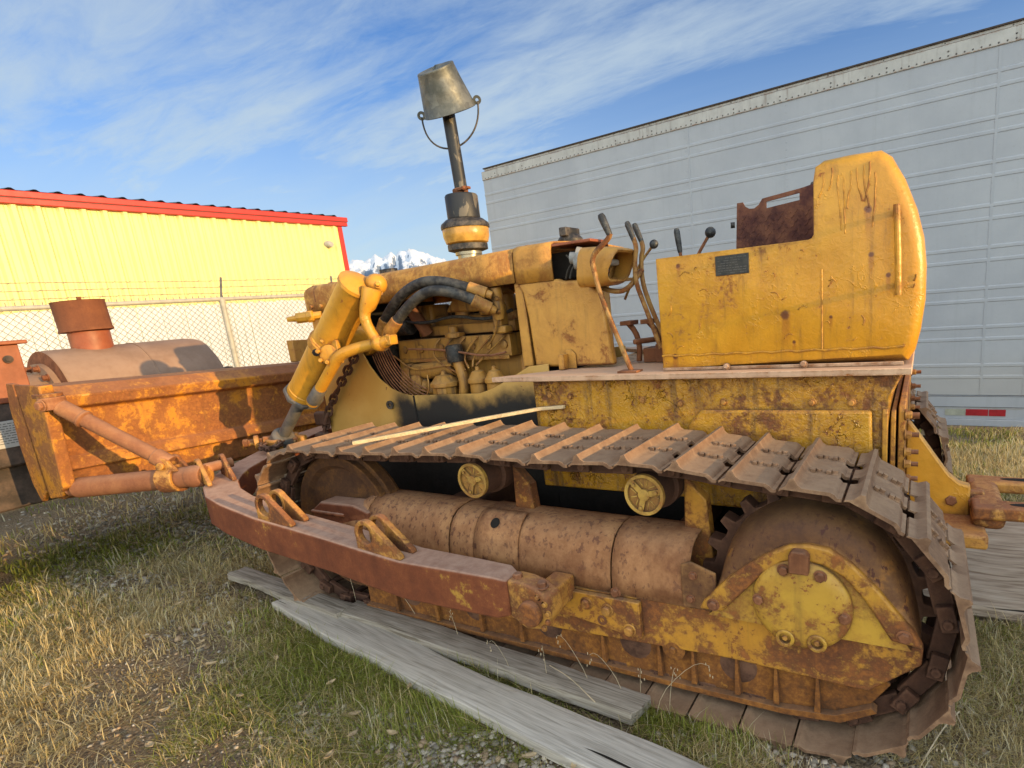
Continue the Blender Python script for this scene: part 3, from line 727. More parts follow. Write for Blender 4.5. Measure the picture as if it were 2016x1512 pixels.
for z in (1.12, 1.04, .97, .92, .86):
    for y in (2.50, 3.66):
        obj('flange_bolt', MB().bolt((-.05, y, z), (1, 0, 0), .017, .02), M['lug'], FL)
        obj('flange_bolt', MB().lathe([(.010, 0), (.010, .05)], (-.05, y, z), (1, 0, 0), 8), M['rustbolt'], FL)

# side plate under the hood with a round cut-out
side = [(-3.72, .90), (-3.725, 1.55), (-3.27, 1.55), (-3.245, 1.46), (-3.20, 1.38), (-3.13, 1.295), (-3.03, 1.228), (-2.95, 1.20), (-2.87, 1.186), (-2.84, 1.185), (-2.30, 1.195), (-2.19, 1.225), (-2.05, 1.285), (-1.92, 1.345), (-1.79, 1.355), (-1.79, .90)]
SP = part('side_plate', MB().prism(side, 2.618, 2.63), M['side'], bevel=.003)
obj('plate_joint', MB().box(-2.846, -2.836, 2.612, 2.619, .92, 1.185), M['dark'], SP)
obj('lifting_eye', ann(MB(), (-3.06, 2.612, 1.125), (0, -1, 0), .012, .028, .012), M['black'], SP)
part('side_plate', MB().prism(side, 3.57, 3.582), M['side'], bevel=.003)
# radiator tank and nose
mb = MB().box(-3.76, -3.44, 2.655, 3.545, .95, 1.84)
part('radiator_guard', mb, M['tan'], bevel=.02, seg=3)
part('radiator_core', MB().box(-3.44, -3.36, 2.75, 3.45, 1.0, 1.78), M['dark'])
def hood_rows(xs, inset=0.0):
    rows = []
    base = [(2.650, 1.800), (2.648, 1.87), (2.649, 1.930), (2.654, 1.953), (2.668, 1.970), (2.69, 1.979), (2.74, 1.984), (2.95, 1.990), (3.10, 1.994), (3.25, 1.990), (3.46, 1.984), (3.51, 1.979), (3.532, 1.970), (3.546, 1.953), (3.551, 1.930), (3.552, 1.87), (3.55, 1.800)]
    for x, k in xs:
        dz = -.042*(-1.95-x)/1.72
        rows.append([(x, 3.1+(y-3.1)*k, 1.80+(z-1.80)*k+dz+(0 if k == 1 else (1-k)*-.02)) for y, z in base])
    return rows
HD = part('hood', MB().strip(hood_rows([(-3.83, .80), (-3.815, .90), (-3.79, .96), (-3.74, .995), (-3.66, 1), (-3.4, 1), (-3.1, 1), (-2.8, 1), (-2.5, 1), (-2.2, 1), (-1.965, 1)])), M['tan'], solid=.008)
obj('nose_seam', MB().strip([[(x+(.012 if j else 0), y+(-.004 if y < 3.1 else .004), z+.003) for x, y, z in hood_rows([(-3.66, 1.0)])[0]] for j in (0, 1)]), M['rustbolt'], HD)
for x in (-3.70, -3.60):
    obj('hood_bolt', MB().bolt((x, 2.648, 1.80), (0, -1, 0), .013, .014), M['lug'], HD)
obj('hood_latch', MB().box(-3.74, -3.69, 2.70, 2.76, 1.93, 1.945).box(-3.56, -3.52, 2.70, 2.76, 1.93, 1.95), M['muffler'], HD)
part('radiator_cap', MB().lathe([(.055, 0), (.055, .03), (.045, .04), (.045, .06), (.02, .065)], (-3.28, 3.0, 1.945), (0, 0, 1), 18).box(-3.36, -3.24, 2.97, 3.03, 1.97, 2.015), M['black'], bevel=.004)
# hydraulic fitting sticking out at the nose
part('nose_fitting', MB().lathe([(.028, 0), (.028, .05), (.040, .055), (.040, .09), (.036, .095), (.036, .16), (.022, .165), (.016, .22)], (-3.58, 2.62, 1.74), (-.75, -.66, -.05), 10), M['cyl'], bevel=.002, seg=1)
# bay interior: black sheets painted in for its deep shade
part('bay_back', MB().box(-3.35, -1.95, 3.42, 3.46, 1.02, 1.72), M['dark'])
part('bay_floor', MB().box(-3.35, -1.95, 2.70, 3.42, 1.02, 1.06), M['dark'])
EN = part('engine_block', MB().box(-3.12, -2.10, 2.90, 3.30, 1.08, 1.40).box(-3.16, -2.12, 2.93, 3.28, 1.40, 1.46), M['engine'], bevel=.015)
mb = MB().box(-3.10, -2.165, 2.80, 2.97, 1.392, 1.525).box(-3.08, -2.18, 2.79, 2.80, 1.375, 1.40)
hb = obj('cylinder_head', mb, M['engine'], EN, bevel=.012, seg=3)
for x in (-3.05, -2.90, -2.72, -2.46, -2.33, -2.21):
    part('head_stud', MB().lathe([(.024, 0), (.024, .010), (.012, .014)], (x, 2.80, 1.462), (0, -1, 0), 16), M['engine'], EN)
obj('rocker_cover', MB().box(-3.02, -2.18, 2.92, 3.12, 1.56, 1.66), M['engine'], EN, bevel=.03, seg=3)
obj('rocker_rail', MB().box(-2.96, -2.16, 2.86, 2.95, 1.535, 1.60), M['engine'], EN, bevel=.006)
mb = MB().box(-3.0, -2.86, 2.90, 3.1, 1.50, 1.74)
obj('thermostat_housing', mb, M['engine'], EN, bevel=.02)
mb = MB()
for x in (-2.62, -2.42, -2.28): mb.lathe([(.06, 0), (.06, .13)], (x, 2.95, 1.64), (0, 0, 1), 14)
mb.prism([(-2.72, 1.68), (-2.25, 1.66), (-2.35, 1.80), (-2.60, 1.82)], 2.88, 3.12)
obj('intake_manifold', mb, M['engine'], EN, bevel=.015)
mb = MB().box(-2.225, -2.13, 2.72, 2.80, 1.53, 1.575)
mb.box(-2.215, -2.155, 2.72, 2.80, 1.57, 1.70)
VB = obj('valve_block', mb, M['engine'], EN, bevel=.01)
for z, y in ((1.665, 2.70), (1.735, 2.70)):
    obj('hose_elbow', MB().lathe([(.03, -.05), (.036, 0), (.036, .04), (.03, .06)], (-2.145, y, z), (.1, -.2, 1), 14).cyl((-2.14, y, z), (-2.20, y-.05, z), .022), M['engine'], EN)
    for dx in (-.035, .03):
        obj('valve_bolt', MB().bolt((-2.15+dx, 2.675, z-.01), (0, -1, .1), .011, .014), M['engine'], EN)
obj('breather_base', MB().lathe([(.045, 0), (.045, .03), (.03, .035), (.03, .07)], (-2.60, 2.80, 1.52), (0, 0, 1), 16).box(-2.66, -2.54, 2.78, 2.84, 1.525, 1.55), M['engine'], EN, bevel=.003)
BR = obj('oil_filler', MB().tube([(-2.53, 2.74, 1.17), (-2.51, 2.74, 1.25), (-2.53, 2.74, 1.33), (-2.55, 2.74, 1.40)], .033, 14, 2), M['engine'], EN)
part('filler_cap', MB().lathe([(.048, 0), (.052, .01), (.052, .095), (.045, .105), (.02, .108)], (-2.556, 2.74, 1.375), (-.06, 0, 1), 22), M['black'], EN)
for x, r, z in ((-2.68, .088, 1.20), (-2.40, .060, 1.22), (-2.27, .058, 1.22)):
    mb = MB().lathe([(r*.95, -.16), (r*.95, 0), (r*1.12, .004), (r*1.12, .028), (r*.98, .034), (r*.62, .072), (r*.25, .080), (r*.22, .10), (r*.1, .102)], (x, 2.745, z+.02), (0, 0, 1), 24 if r < .08 else 8)
    obj('fuel_filter', mb, M['engine'], EN, bevel=.003, seg=1)
obj('starter_motor', MB().cyl((-3.0, 2.80, 1.31), (-2.62, 2.80, 1.335), .055, n=20).cyl((-3.03, 2.80, 1.30), (-2.98, 2.80, 1.305), .07), M['engine'], EN, bevel=.004)
obj('water_pipe', MB().tube([(-3.13, 2.85, 1.05), (-3.12, 2.85, 1.25), (-3.10, 2.86, 1.52)], .045, 14, 1).lathe([(.055, 0), (.055, .05)], (-3.125, 2.85, 1.20), (0, 0, 1), 14), M['engine'], EN)
obj('water_pump', MB().lathe([(.09, 0), (.10, .03), (.06, .07)], (-2.96, 2.80, 1.22), (-.5, -1, .2), 18).ball((-2.90, 2.78, 1.22), .05).ball((-2.82, 2.77, 1.19), .035), M['engine'], EN)
for pts in ([(-3.12, 2.76, 1.43), (-2.95, 2.74, 1.33), (-2.75, 2.72, 1.345), (-2.58, 2.72, 1.36)], [(-2.80, 2.72, 1.30), (-2.78, 2.70, 1.22), (-2.82, 2.7, 1.16)], [(-2.30, 2.75, 1.46), (-2.20, 2.71, 1.52), (-2.16, 2.70, 1.62)]):
    obj('fuel_line', MB().tube(pts, .006, 6, 2), M['engine'], EN)
obj('oil_line', MB().tube([(-2.03, 2.75, 1.20), (-2.04, 2.75, 1.35), (-2.02, 2.78, 1.45), (-1.98, 2.85, 1.5)], .026, 12, 2), M['engine'], EN)
rt = random.Random(12)
for k in range(6):
    x = -2.72+.105*k
    obj('injector_line', MB().tube([(x, 2.80, 1.52), (x-.02, 2.77, 1.49), (x-.05-.02*k, 2.76, 1.40), (-2.55+.03*k, 2.74, 1.30+.01*k)], .0065, 6, 2), M['engine'], EN)
obj('exhaust_elbow', MB().tube([(-2.86, 2.84, 1.56), (-2.87, 2.80, 1.63), (-2.92, 2.80, 1.70), (-2.98, 2.85, 1.74)], .04, 12, 2), M['rustbolt'], EN)
obj('wire_loom', MB().tube([(-3.05, 2.78, 1.66), (-2.8, 2.76, 1.62), (-2.55, 2.78, 1.66), (-2.3, 2.77, 1.61), (-2.12, 2.80, 1.66)], .010, 8, 2), M['rubber'], EN)
obj('fan_belt_pulley', MB().lathe([(.02, 0), (.10, .0), (.11, .012), (.09, .022), (.11, .034), (.10, .045), (.03, .05)], (-3.20, 2.90, 1.50), (-1, 0, 0), 28), M['black'], EN)
obj('generator', MB().cyl((-3.12, 2.80, 1.615), (-2.96, 2.80, 1.615), .058).lathe([(.03, 0), (.062, .005), (.062, .03), (.03, .035)], (-3.15, 2.80, 1.615), (1, 0, 0), 20), M['black'], EN, bevel=.004)
obj('linkage_rod', MB().tube([(-2.95, 2.74, 1.47), (-2.62, 2.725, 1.455), (-2.30, 2.73, 1.40), (-2.16, 2.74, 1.42)], .007, 6, 1), M['rustbolt'], EN)
obj('oil_pan_rail', MB().box(-3.1, -2.1, 2.78, 2.90, 1.10, 1.16), M['black'], EN, bevel=.01)
mb = MB()
for k in range(9):
    r = .40+.022*k
    mb.tube([(-2.70+r*math.cos(rad(a)), 2.70, 1.60+r*math.sin(rad(a))) for a in range(178, 262, 7)], .004, 5)
part('fan_guard', mb, M['rustbolt'])
# cowl strip, cowl, dash
part('cowl_strip', MB().prism([(-1.985, 1.80), (-1.985, 1.34), (-1.915, 1.34), (-1.925, 1.68), (-1.935, 1.79), (-1.945, 1.80)], 2.66, 2.70), M['tan'], bevel=.006)
part('cowl_back', MB().box(-1.96, -1.90, 2.74, 3.5, 1.06, 1.80), M['dark'])
mb = MB()
rows = []
for x in (-1.955, -1.93, -1.80, -1.715):
    rows.append([(x, y, z) for y, z in [(2.650, 1.79), (2.646, 1.87), (2.647, 1.932), (2.653, 1.956), (2.667, 1.974), (2.69, 1.983), (2.95, 1.995), (3.1, 1.998), (3.25, 1.995), (3.51, 1.983), (3.533, 1.974), (3.547, 1.956), (3.553, 1.932), (3.554, 1.87), (3.55, 1.79)]])
CW = part('cowl_top', MB().strip(rows), M['tan'], solid=.012)
cow = [(-1.893, 1.335), (-1.905, 1.60), (-1.925, 1.74), (-1.955, 1.795), (-1.70, 1.795), (-1.66, 1.78), (-1.52, 1.775), (-1.44, 1.70), (-1.425, 1.55), (-1.40, 1.335)]
part('cowl', MB().prism(cow, 2.648, 2.70), M['tan'], bevel=.014, seg=3)
part('cowl_bulkhead', MB().box(-1.90, -1.86, 2.70, 3.55, 1.324, 1.79), M['tan'], bevel=.006)
part('dash_box', MB().box(-1.85, -1.56, 2.76, 3.20, 1.80, 1.935), M['dark'])  # black filler box: shade behind the gauges put into the colour
part('dash_floor', MB().box(-1.71, -1.40, 2.66, 2.95, 1.755, 1.772), M['tan'], bevel=.003)
part('dash_top', MB().prism([(-1.715, 2.66), (-1.48, 2.66), (-1.48, 2.85), (-1.715, 3.3)], 1.958, 1.972, 'z'), M['orange'], bevel=.003)
for y, x, z in ((2.68, -1.60, 1.885), (2.66, -1.565, 1.855)):
    part('gauge_back', MB().lathe([(.052, 0), (.056, .02), (.03, .03), (.03, .06)], (x+.05, y, z), (-1, -.25, .1), 20), M['grimewhite'])
for k in range(7):
    a = [(-1.66+.03*k+random.uniform(-.02, .02), 2.68+random.uniform(0, .03), 1.79), (-1.64+.02*k, 2.665+random.uniform(0, .03), 1.84), (-1.60+random.uniform(-.05, .05), 2.69, 1.91)]
    part('wiring', MB().tube(a, .005, 6, 2), M['rubber'])
# instrument shroud: open tunnel towards the seat
def rr(y0, y1, z0, z1, r, n=5):
    p = []
    for cy, cz, a0 in ((y1-r, z1-r, 0), (y0+r, z1-r, 90), (y0+r, z0+r, 180), (y1-r, z0+r, 270)):
        for k in range(n+1):
            a = rad(a0+90*k/n); p.append((cy+r*math.cos(a), cz+r*math.sin(a)))
    return p
rows = []
PY0, PY1 = 2.52, 2.80
def pod(x0, k, g=0.0):
    # sloping tunnel: the lid reaches further back than the floor
    r = []
    for y, z in rr(PY0-g, PY1+g, 1.735-g, 1.925+g, .055):
        r.append((x0+k*(z-1.735), y, z-.10*(x0+k*(z-1.735)+1.5)*(1 if z > 1.83 else -.15)))
    return r
rows = [pod(-1.505, .16), pod(-1.46, .25, .003), pod(-1.39, .36, .002), pod(-1.362, .38, -.004), pod(-1.350, .38, -.012), pod(-1.356, .38, -.022), pod(-1.44, .30, -.016)]
part('instrument_shroud', MB().strip(rows, closed=True), M['tan'], angle=45)
part('instrument_panel', MB().prism([(-1.475, 1.75), (-1.425, 1.905), (-1.415, 1.905), (-1.465, 1.75)], 2.54, 2.78), M['grimewhite'], bevel=.003)
part('panel_light', MB().box(-1.43, -1.375, 2.58, 2.76, 1.83, 1.862), M['grimewhite'], bevel=.01)
part('panel_wire', MB().tube([(-1.44, 2.57, 1.775), (-1.39, 2.62, 1.795), (-1.40, 2.68, 1.805), (-1.44, 2.74, 1.80)], .008, 8, 2), M['muffler'])
mb = MB().lathe([(.07, 0), (.075, .01), (.075, .045), (.055, .07), (.03, .075)], (-1.86, 3.1, 1.99), (0, 0, 1), 20)
mb.box(-1.885, -1.835, 3.02, 3.18, 2.05, 2.10)
part('fuel_cap', mb, M['black'], bevel=.006)
part('valve_cover_bolt', MB().bolt((-2.12, 2.95, 1.99), (0, 0, 1), .03, .02).bolt((-2.06, 2.95, 1.99), (0, 0, 1), .025, .025), M['muffler'])

# ---- deck, tank, arm box
deck = [(-1.985, 2.37), (-.03, 2.37), (-.03, 3.83), (-1.985, 3.83), (-1.64, 3.56), (-1.40, 3.5), (-1.40, 2.70), (-1.66, 2.66)]
mb = MB().prism(deck, 1.296, 1.322, 'z')
part('deck', mb, M['deck'], bevel=.003)
arm = [(-1.040, 1.335), (-1.042, 1.818), (-.40, 1.818), (-.388, 1.822), (-.380, 1.835)]
tank = [(-.380, 2.03), (-.372, 2.075), (-.345, 2.098), (-.25, 2.102), (-.150, 2.098), (-.115, 2.07), (-.070, 1.985), (-.030, 1.88), (-.005, 1.78), (.006, 1.68), (.006, 1.56), (-.006, 1.45), (-.022, 1.375), (-.045, 1.335)]
def tank_ring(y, off):
    cx_, cz_ = -.30, 1.70
    r = [(x, y, z) for x, z in arm]
    for i, (x, z) in enumerate(tank):
        d_ = Vector((x-cx_, z-cz_)); k = 0 if i < 2 else .5 if i == 2 else 1
        d_ = d_.normalized()*off*k; r.append((x-d_.x, y, z-d_.y))
    return r
rows = [tank_ring(y, o) for y, o in ((2.4445, .050), (2.4475, .034), (2.4545, .020), (2.466, .009), (2.482, .002), (2.50, 0), (2.80, 0))]
mb = MB().strip(rows, closed=True); nn = len(rows[0]); mb.f += [tuple(range(nn)), tuple(range(len(mb.v)-1, len(mb.v)-1-nn, -1))]
AB = part('fuel_tank', mb, M['armstain'], bevel=.004, seg=2, angle=48)
obj('base_flange', MB().box(-1.040, -.06, 2.441, 2.447, 1.324, 1.338), M['deck'], AB, bevel=.002)
obj('weld_bead', MB().tube([(-1.04+.035*k, 2.4435, 1.392+.003*math.sin(k*2.1)) for k in range(29)], .0042, 6), M['arm'], AB)
for x in (-.74, -.42):
    obj('flange_bolt', MB().bolt((x, 2.436, 1.336), (0, -1, .3), .012, .012), M['deck'], AB)
NP = obj('name_plate', MB().prism([(-.772, 1.797), (-.632, 1.797), (-.632, 1.718), (-.772, 1.718)], 2.440, 2.447), M['nameplate'], AB, bevel=.001)
mb = MB()
for r in range(7):
    x = -.762
    while x < -.645:
        w = random.uniform(.006, .02)
        if random.random() < .8: mb.box(x, min(x+w, -.642), 2.4388, 2.4402, 1.786-.010*r-.0016, 1.786-.010*r+.0016)
        x += w+.004
obj('plate_lettering', mb, M['platetext'], AB, flat=True)
TK = part('tank_body', MB().prism([(-.378, 1.335)]+tank, 2.802, 3.754), M['arm'], bevel=.016, seg=4, angle=50)
obj('tank_seam', MB().tube([(-.351, 2.444, 1.40+.03*k+random.uniform(-.004, .004)) for k in range(11)], .003, 6), M['arm'], AB)
mb = MB(); rt = random.Random(4)
for k in range(9):
    x = -.335+.022*k+rt.uniform(-.008, .008)+rt.uniform(-.004, .004); zt = 2.07-rt.uniform(0, .05); ln = rt.uniform(.06, .22); q = [(x, 2.4455, zt)]
    n = 5; w0 = rt.uniform(-.02, .02)
    for i in range(1, n+1):
        q.append((x+rt.uniform(-.004, .004)+w0*(i/n)**2, 2.4445, zt-ln*i/n))
    mb.tube(q, [.0012]+[.0026]*40+[.001], 6, 2)
for k in range(8):
    x, z = rt.uniform(-.34, -.03), rt.uniform(1.42, 1.86); a = rt.uniform(0, PI); l = rt.uniform(.012, .04)
    mb.tube([(x, 2.4455, z), (x+l*.5*math.cos(a), 2.4445, z+l*.5*math.sin(a)+.004), (x+l*math.cos(a+.5), 2.4455, z+l*math.sin(a+.5))], .0028, 5, 1)
for k in range(14):
    x, z = rt.uniform(-1.02, -.40), rt.uniform(1.41, 1.79); a = rt.uniform(0, PI); l = rt.uniform(.012, .05)
    if -.79 < x < -.6 and z > 1.69: continue
    mb.tube([(x, 2.444, z), (x+l*.5*math.cos(a), 2.443, z+l*.5*math.sin(a)+.004), (x+l*math.cos(a+.5), 2.444, z+l*math.sin(a+.5))], .0019, 5, 1)
merge(AB, mb)
mb = MB().tube([(-.094, 2.385, 1.895), (-.086, 2.382, 1.74), (-.082, 2.385, 1.585)], .011, 10)
mb.tube([(-.093, 2.385, 1.875), (-.093, 2.45, 1.875)], .011, 8).tube([(-.084, 2.385, 1.62), (-.084, 2.45, 1.62)], .011, 8)
obj('grab_handle', mb, M['arm'], AB)
part('arm_box', MB().prism([(-1.040, 1.335), (-1.042, 1.818), (-.385, 1.818), (-.385, 1.335)], 3.42, 3.7555), M['arm'], bevel=.006)
part('seat_base', MB().box(-.95, -.385, 2.82, 3.40, 1.324, 1.60), M['dark'], bevel=.02)
part('seat_cushion', MB().box(-.96, -.39, 2.83, 3.39, 1.60, 1.72), M['black'], bevel=.03, seg=3)
# perforated diamond plate in front of the tank
P0 = (-.872, 1.80)
out = [(-.872, 1.70), (-.852, 2.083), (-.822, 2.083), (-.812, 2.062), (-.79, 2.048), (-.765, 2.046), (-.742, 2.060), (-.724, 2.086), (-.58, 2.10), (-.545, 2.104), (-.48, 2.115), (-.47, 1.70)]
def plate_with_slot(mb, y0, y1):
    # slot: x -.70..-.55, z 2.040..2.062
    a = [(-.872, 1.70), (-.852, 2.083), (-.822, 2.083), (-.812, 2.062), (-.79, 2.048), (-.765, 2.046), (-.742, 2.060), (-.724, 2.086), (-.705, 2.088), (-.705, 1.70)]
    mb.prism(a, y0, y1)
    mb.prism([(-.705, 2.068), (-.705, 2.088), (-.545, 2.104), (-.545, 2.084)], y0, y1)
    mb.prism([(-.705, 1.70), (-.705, 2.038), (-.545, 2.052), (-.545, 1.70)], y0, y1)
    mb.prism([(-.545, 1.70), (-.545, 2.104), (-.525, 2.107), (-.48, 2.115), (-.47, 1.70)], y0, y1)
    k = 0
    for i in range(12):
        for j in range(13):
            x = -.85+.032*i+(.016 if j % 2 else 0); z = 1.74+.022*j
            if x < -.49 and (z < 2.02):
                a = rad(45 if (i+j) % 2 else -45); dx, dz = .011*math.cos(a), .011*math.sin(a); ex, ez = -.003*math.sin(a), .003*math.cos(a)
                mb.prism([(x-dx, z-dz), (x+ex, z+ez), (x+dx, z+dz), (x-ex, z-ez)], y0-.003, y0+.001)
    return mb
DP = part('seat_guard_plate', plate_with_slot(MB(), 3.095, 3.105), M['maroon'], flat=True)
obj('plate_knob', MB().cyl((-.865, 3.09, 1.98), (-.885, 3.085, 1.98), .015, n=10), M['black'], DP)
part('seat_guard_plate', MB().box(-.50, -.40, 3.12, 3.14, 1.75, 2.13), M['black'], bevel=.01)

# ---- controls
def lever(pts, r, grip_a, grip_b, mat, gr=.016, knob=0):
    L = part('lever', MB().tube(pts, r, 10, 2), mat)
    a, b = Vector(grip_a), Vector(grip_b)
    if knob: obj('knob', MB().ball(b, knob, 16), M['grip'], L)
    else:
        ln = (b-a).length
        obj('grip', MB().lathe([(gr*.7, 0), (gr*.85, ln*.1), (gr, ln*.5), (gr*1.05, ln*.85), (gr*.8, ln*.97), (gr*.3, ln)], a, b-a, 14), M['grip'], L)
    return L
lever([(-1.205, 2.45, 1.33), (-1.335, 2.46, 1.67), (-1.365, 2.46, 1.80), (-1.370, 2.46, 1.87), (-1.275, 2.46, 1.93), (-1.262, 2.46, 1.955)], .0125, (-1.264, 2.46, 1.945), (-1.305, 2.46, 2.045), M['leverpaint'], .017)
lever([(-1.175, 2.75, 1.40), (-1.255, 2.75, 1.64), (-1.290, 2.75, 1.74), (-1.285, 2.75, 1.85), (-1.270, 2.75, 1.905), (-1.283, 2.75, 1.95)], .0125, (-1.277, 2.75, 1.93), (-1.315, 2.75, 2.035), M['leverpaint'], .0145)
lever([(-1.185, 2.82, 1.45), (-1.25, 2.82, 1.62), (-1.285, 2.82, 1.74), (-1.282, 2.82, 1.86), (-1.265, 2.82, 1.90), (-1.273, 2.82, 1.94)], .0125, (-1.268, 2.82, 1.925), (-1.308, 2.82, 2.03), M['leverpaint'], .0145)
lever([(-1.58, 3.2, 1.66), (-1.50, 3.2, 1.80), (-1.45, 3.2, 1.87), (-1.375, 3.2, 1.945)], .008, (0, 0, 0), (-1.368, 3.2, 1.952), M['leverpaint'], knob=.026)
lever([(-1.18, 3.2, 1.75), (-1.105, 3.2, 1.87), (-1.04, 3.2, 1.96)], .009, (0, 0, 0), (-1.032, 3.2, 1.972), M['rustbolt'], knob=.030)
lever([(-1.09, 2.9, 1.72), (-1.095, 2.9, 1.84), (-1.10, 2.9, 1.88)], .009, (-1.098, 2.9, 1.865), (-1.112, 2.9, 1.985), M['rustbolt'], .015)
part('steering_rod', MB().tube([(-1.50, 2.72, 1.74), (-1.40, 2.72, 1.70), (-1.33, 2.74, 1.705), (-1.27, 2.80, 1.80)], .013, 10, 2), M['leverpaint'])
for x, y in ((-1.335, 2.82), (-1.235, 2.86)):
    mb = MB().tube([(x+.0, y, 1.33), (x+.01, y, 1.42), (x-.01, y, 1.49), (x-.05, y, 1.535)], .016, 8, 1)
    mb.box(x-.075, x-.01, y-.05, y+.05, 1.525, 1.548)
    part('pedal', mb, M['rustbolt'], bevel=.004)
part('pedal_shaft', MB().cyl((-1.32, 2.74, 1.44), (-1.18, 2.95, 1.44), .014).box(-1.30, -1.18, 2.80, 2.92, 1.324, 1.40).box(-1.22, -1.12, 2.78, 2.90, 1.324, 1.42), M['rustbolt'], bevel=.005)
part('deck_bracket', MB().prism([(-1.70, 1.324), (-1.70, 1.40), (-1.675, 1.425), (-1.645, 1.425), (-1.62, 1.40), (-1.62, 1.324)], 2.635, 2.645).box(-1.70, -1.665, 2.585, 2.64, 1.324, 1.405), M['tan'], bevel=.004)
part('lever_slot_plate', MB().box(-1.26, -1.16, 2.41, 2.48, 1.323, 1.332), M['rustbolt'])

# ---- air intake stack
st = (-2.645, 3.1)
def L(name, prof, mat, z, tilt=(0, 0, 1), n=36, parent=None): return part(name, MB().lathe([(r_*.86, h_) for r_, h_ in prof], (st[0], st[1], z), tilt, n), mat, parent)
L('intake_neck', [(.085, -.05), (.085, .035), (.10, .036), (.10, .06), (.085, .062)], M['stainless'], 2.0)
PC = L('pre_cleaner', [(.105, 0), (.150, .012), (.150, .045), (.12, .05)], M['black'], 2.055)
L('cleaner_bowl', [(.135, 0), (.158, .012), (.172, .05), (.174, .095), (.168, .105)], M['glass'], 2.100, parent=PC)
L('cleaner_lid', [(.180, 0), (.182, .012), (.176, .03), (.14, .055), (.118, .06), (.118, .075)], M['black'], 2.200, parent=PC)
L('cleaner_drum', [(.122, 0), (.122, .135), (.115, .145), (.05, .147)], M['stack'], 2.262, parent=PC)
part('pipe_clamp', MB().lathe([(.046, 0), (.050, .01), (.050, .03), (.043, .035)], (st[0], st[1], 2.41), (0, 0, 1), 24).box(-2.63, -2.54, 3.05, 3.08, 2.425, 2.44).bolt((-2.565, 3.05, 2.43), (0, -1, 0), .012, .02), M['rustbolt'], bevel=.002)
part('intake_pipe', MB().lathe([(.040, 0), (.040, .62)], (st[0]+.010, st[1], 2.40), (-.045, 0, 1), 24), M['stack'])

# ---- lift cylinder on the near side of the nose
A, B = Vector((-2.90, 2.40, 1.885)), Vector((-3.62, 2.40, 1.235)); d = (B-A).normalized(); Lc = (B-A).length
LC = part('lift_cylinder', MB().lathe([(.02, -.035), (.06, -.03), (.095, -.006), (.112, 0), (.114, .02), (.106, .026), (.104, .03), (.104, Lc*.48), (.112, Lc*.485), (.112, Lc*.55), (.104, Lc*.56), (.104, Lc-.05), (.108, Lc-.045), (.108, Lc)], A, d, 36), M['cyl'])
obj('cap_lug', MB().ball(A+Vector((.075, .06, -.01)), .062, 14).bolt(A+Vector((.115, .03, -.02)), (.8, -.4, .4), .014, .016).bolt(A+Vector((.10, .05, -.06)), (.8, -.4, .2), .014, .016), M['cyl'], LC)
gl = obj('gland', MB().lathe([(.118, 0), (.126, .006), (.126, .03), (.10, .036), (.07, .06)], B-d*.01, d, 8), M['rod'], LC, bevel=.004)
obj('rod', MB().cyl(B, (-3.965, 2.40, .925), .038), M['rod'], LC)
obj('rod_eye', MB().lathe([(.075, -.06), (.08, -.02), (.08, .05), (.06, .07)], (-3.975, 2.40, .905), -d, 18), M['rod'], LC, bevel=.006)
obj('rod_pin', MB().cyl((-4.05, 2.31, .92), (-3.93, 2.50, .915), .032).lathe([(.05, 0), (.05, .03)], (-4.06, 2.29, .92), (-.5, -.8, 0), 14), M['lug'], LC, bevel=.004)
obj('rod_pin', MB().lathe([(.024, 0), (.024, .09), (.03, .09), (.03, .12)], (-4.05, 2.31, .92), (-.72, -.7, 0), 14), M['lug'], LC)
part('rod_bracket', MB().box(-4.09, -3.90, 2.30, 2.36, .85, .93).box(-4.03, -3.84, 2.46, 2.51, .85, .93), M['lug'], bevel=.015)
m = A+d*Lc*.52
obj('cylinder_band', MB().lathe([(.108, 0), (.120, .004), (.120, .05), (.108, .056)], m-d*.03, d, 30).box(m.x+.02, m.x+.17, 2.33, 2.36, m.z-.11, m.z+.03), M['cyl'], LC, bevel=.004)
obj('trunnion_arm', MB().lathe([(.075, 0), (.075, .16), (.10, .165), (.10, .25)], m+Vector((.0, .09, 0)), (0, 1, 0), 22).lathe([(.055, 0), (.062, .01), (.062, .05), (.03, .055)], m+Vector((.09, -.045, -.055)), (.35, -.9, 0), 18), M['cyl'], LC, bevel=.006)
for q in ((.075, -.075, .03), (.05, -.105, -.03), (.055, -.10, -.085), (.10, -.09, -.10)):
    obj('band_bolt', MB().bolt(m+Vector(q), (.3, -.9, .1), .014, .022), M['cyl'], LC)
obj('dirt_wad', MB().ball(m+Vector((.03, -.115, -.035)), .026, 8, (1.4, .6, .9)), M['dark'], LC)
# oil tubes beside it
t1 = [(-2.795, 2.40, 1.85), (-2.82, 2.38, 1.77), (-2.855, 2.36, 1.71), (-2.84, 2.36, 1.63), (-2.805, 2.38, 1.545)]
obj('oil_tube', MB().tube(t1, [.055, .05, .045, .032, .030, .030, .030, .030], 14, 1), M['cyl'], LC)
obj('tube_elbow', MB().ball((-2.80, 2.385, 1.535), .046, 14).cyl((-2.79, 2.385, 1.53), (-2.72, 2.40, 1.555), .034).box(-2.745, -2.69, 2.37, 2.43, 1.525, 1.58), M['cyl'], LC, bevel=.004)
t2 = [(-2.86, 2.40, 1.535), (-3.00, 2.36, 1.515), (-3.10, 2.33, 1.485), (-3.20, 2.33, 1.40), (-3.46, 2.335, 1.185)]
obj('oil_tube', MB().tube(t2, .034, 14, 2), M['cyl'], LC)
obj('tube_end', MB().lathe([(.034, 0), (.040, .01), (.042, .13), (.034, .14)], (-3.34, 2.335, 1.285), (-.78, .0, -.63), 14), M['rod'], LC)
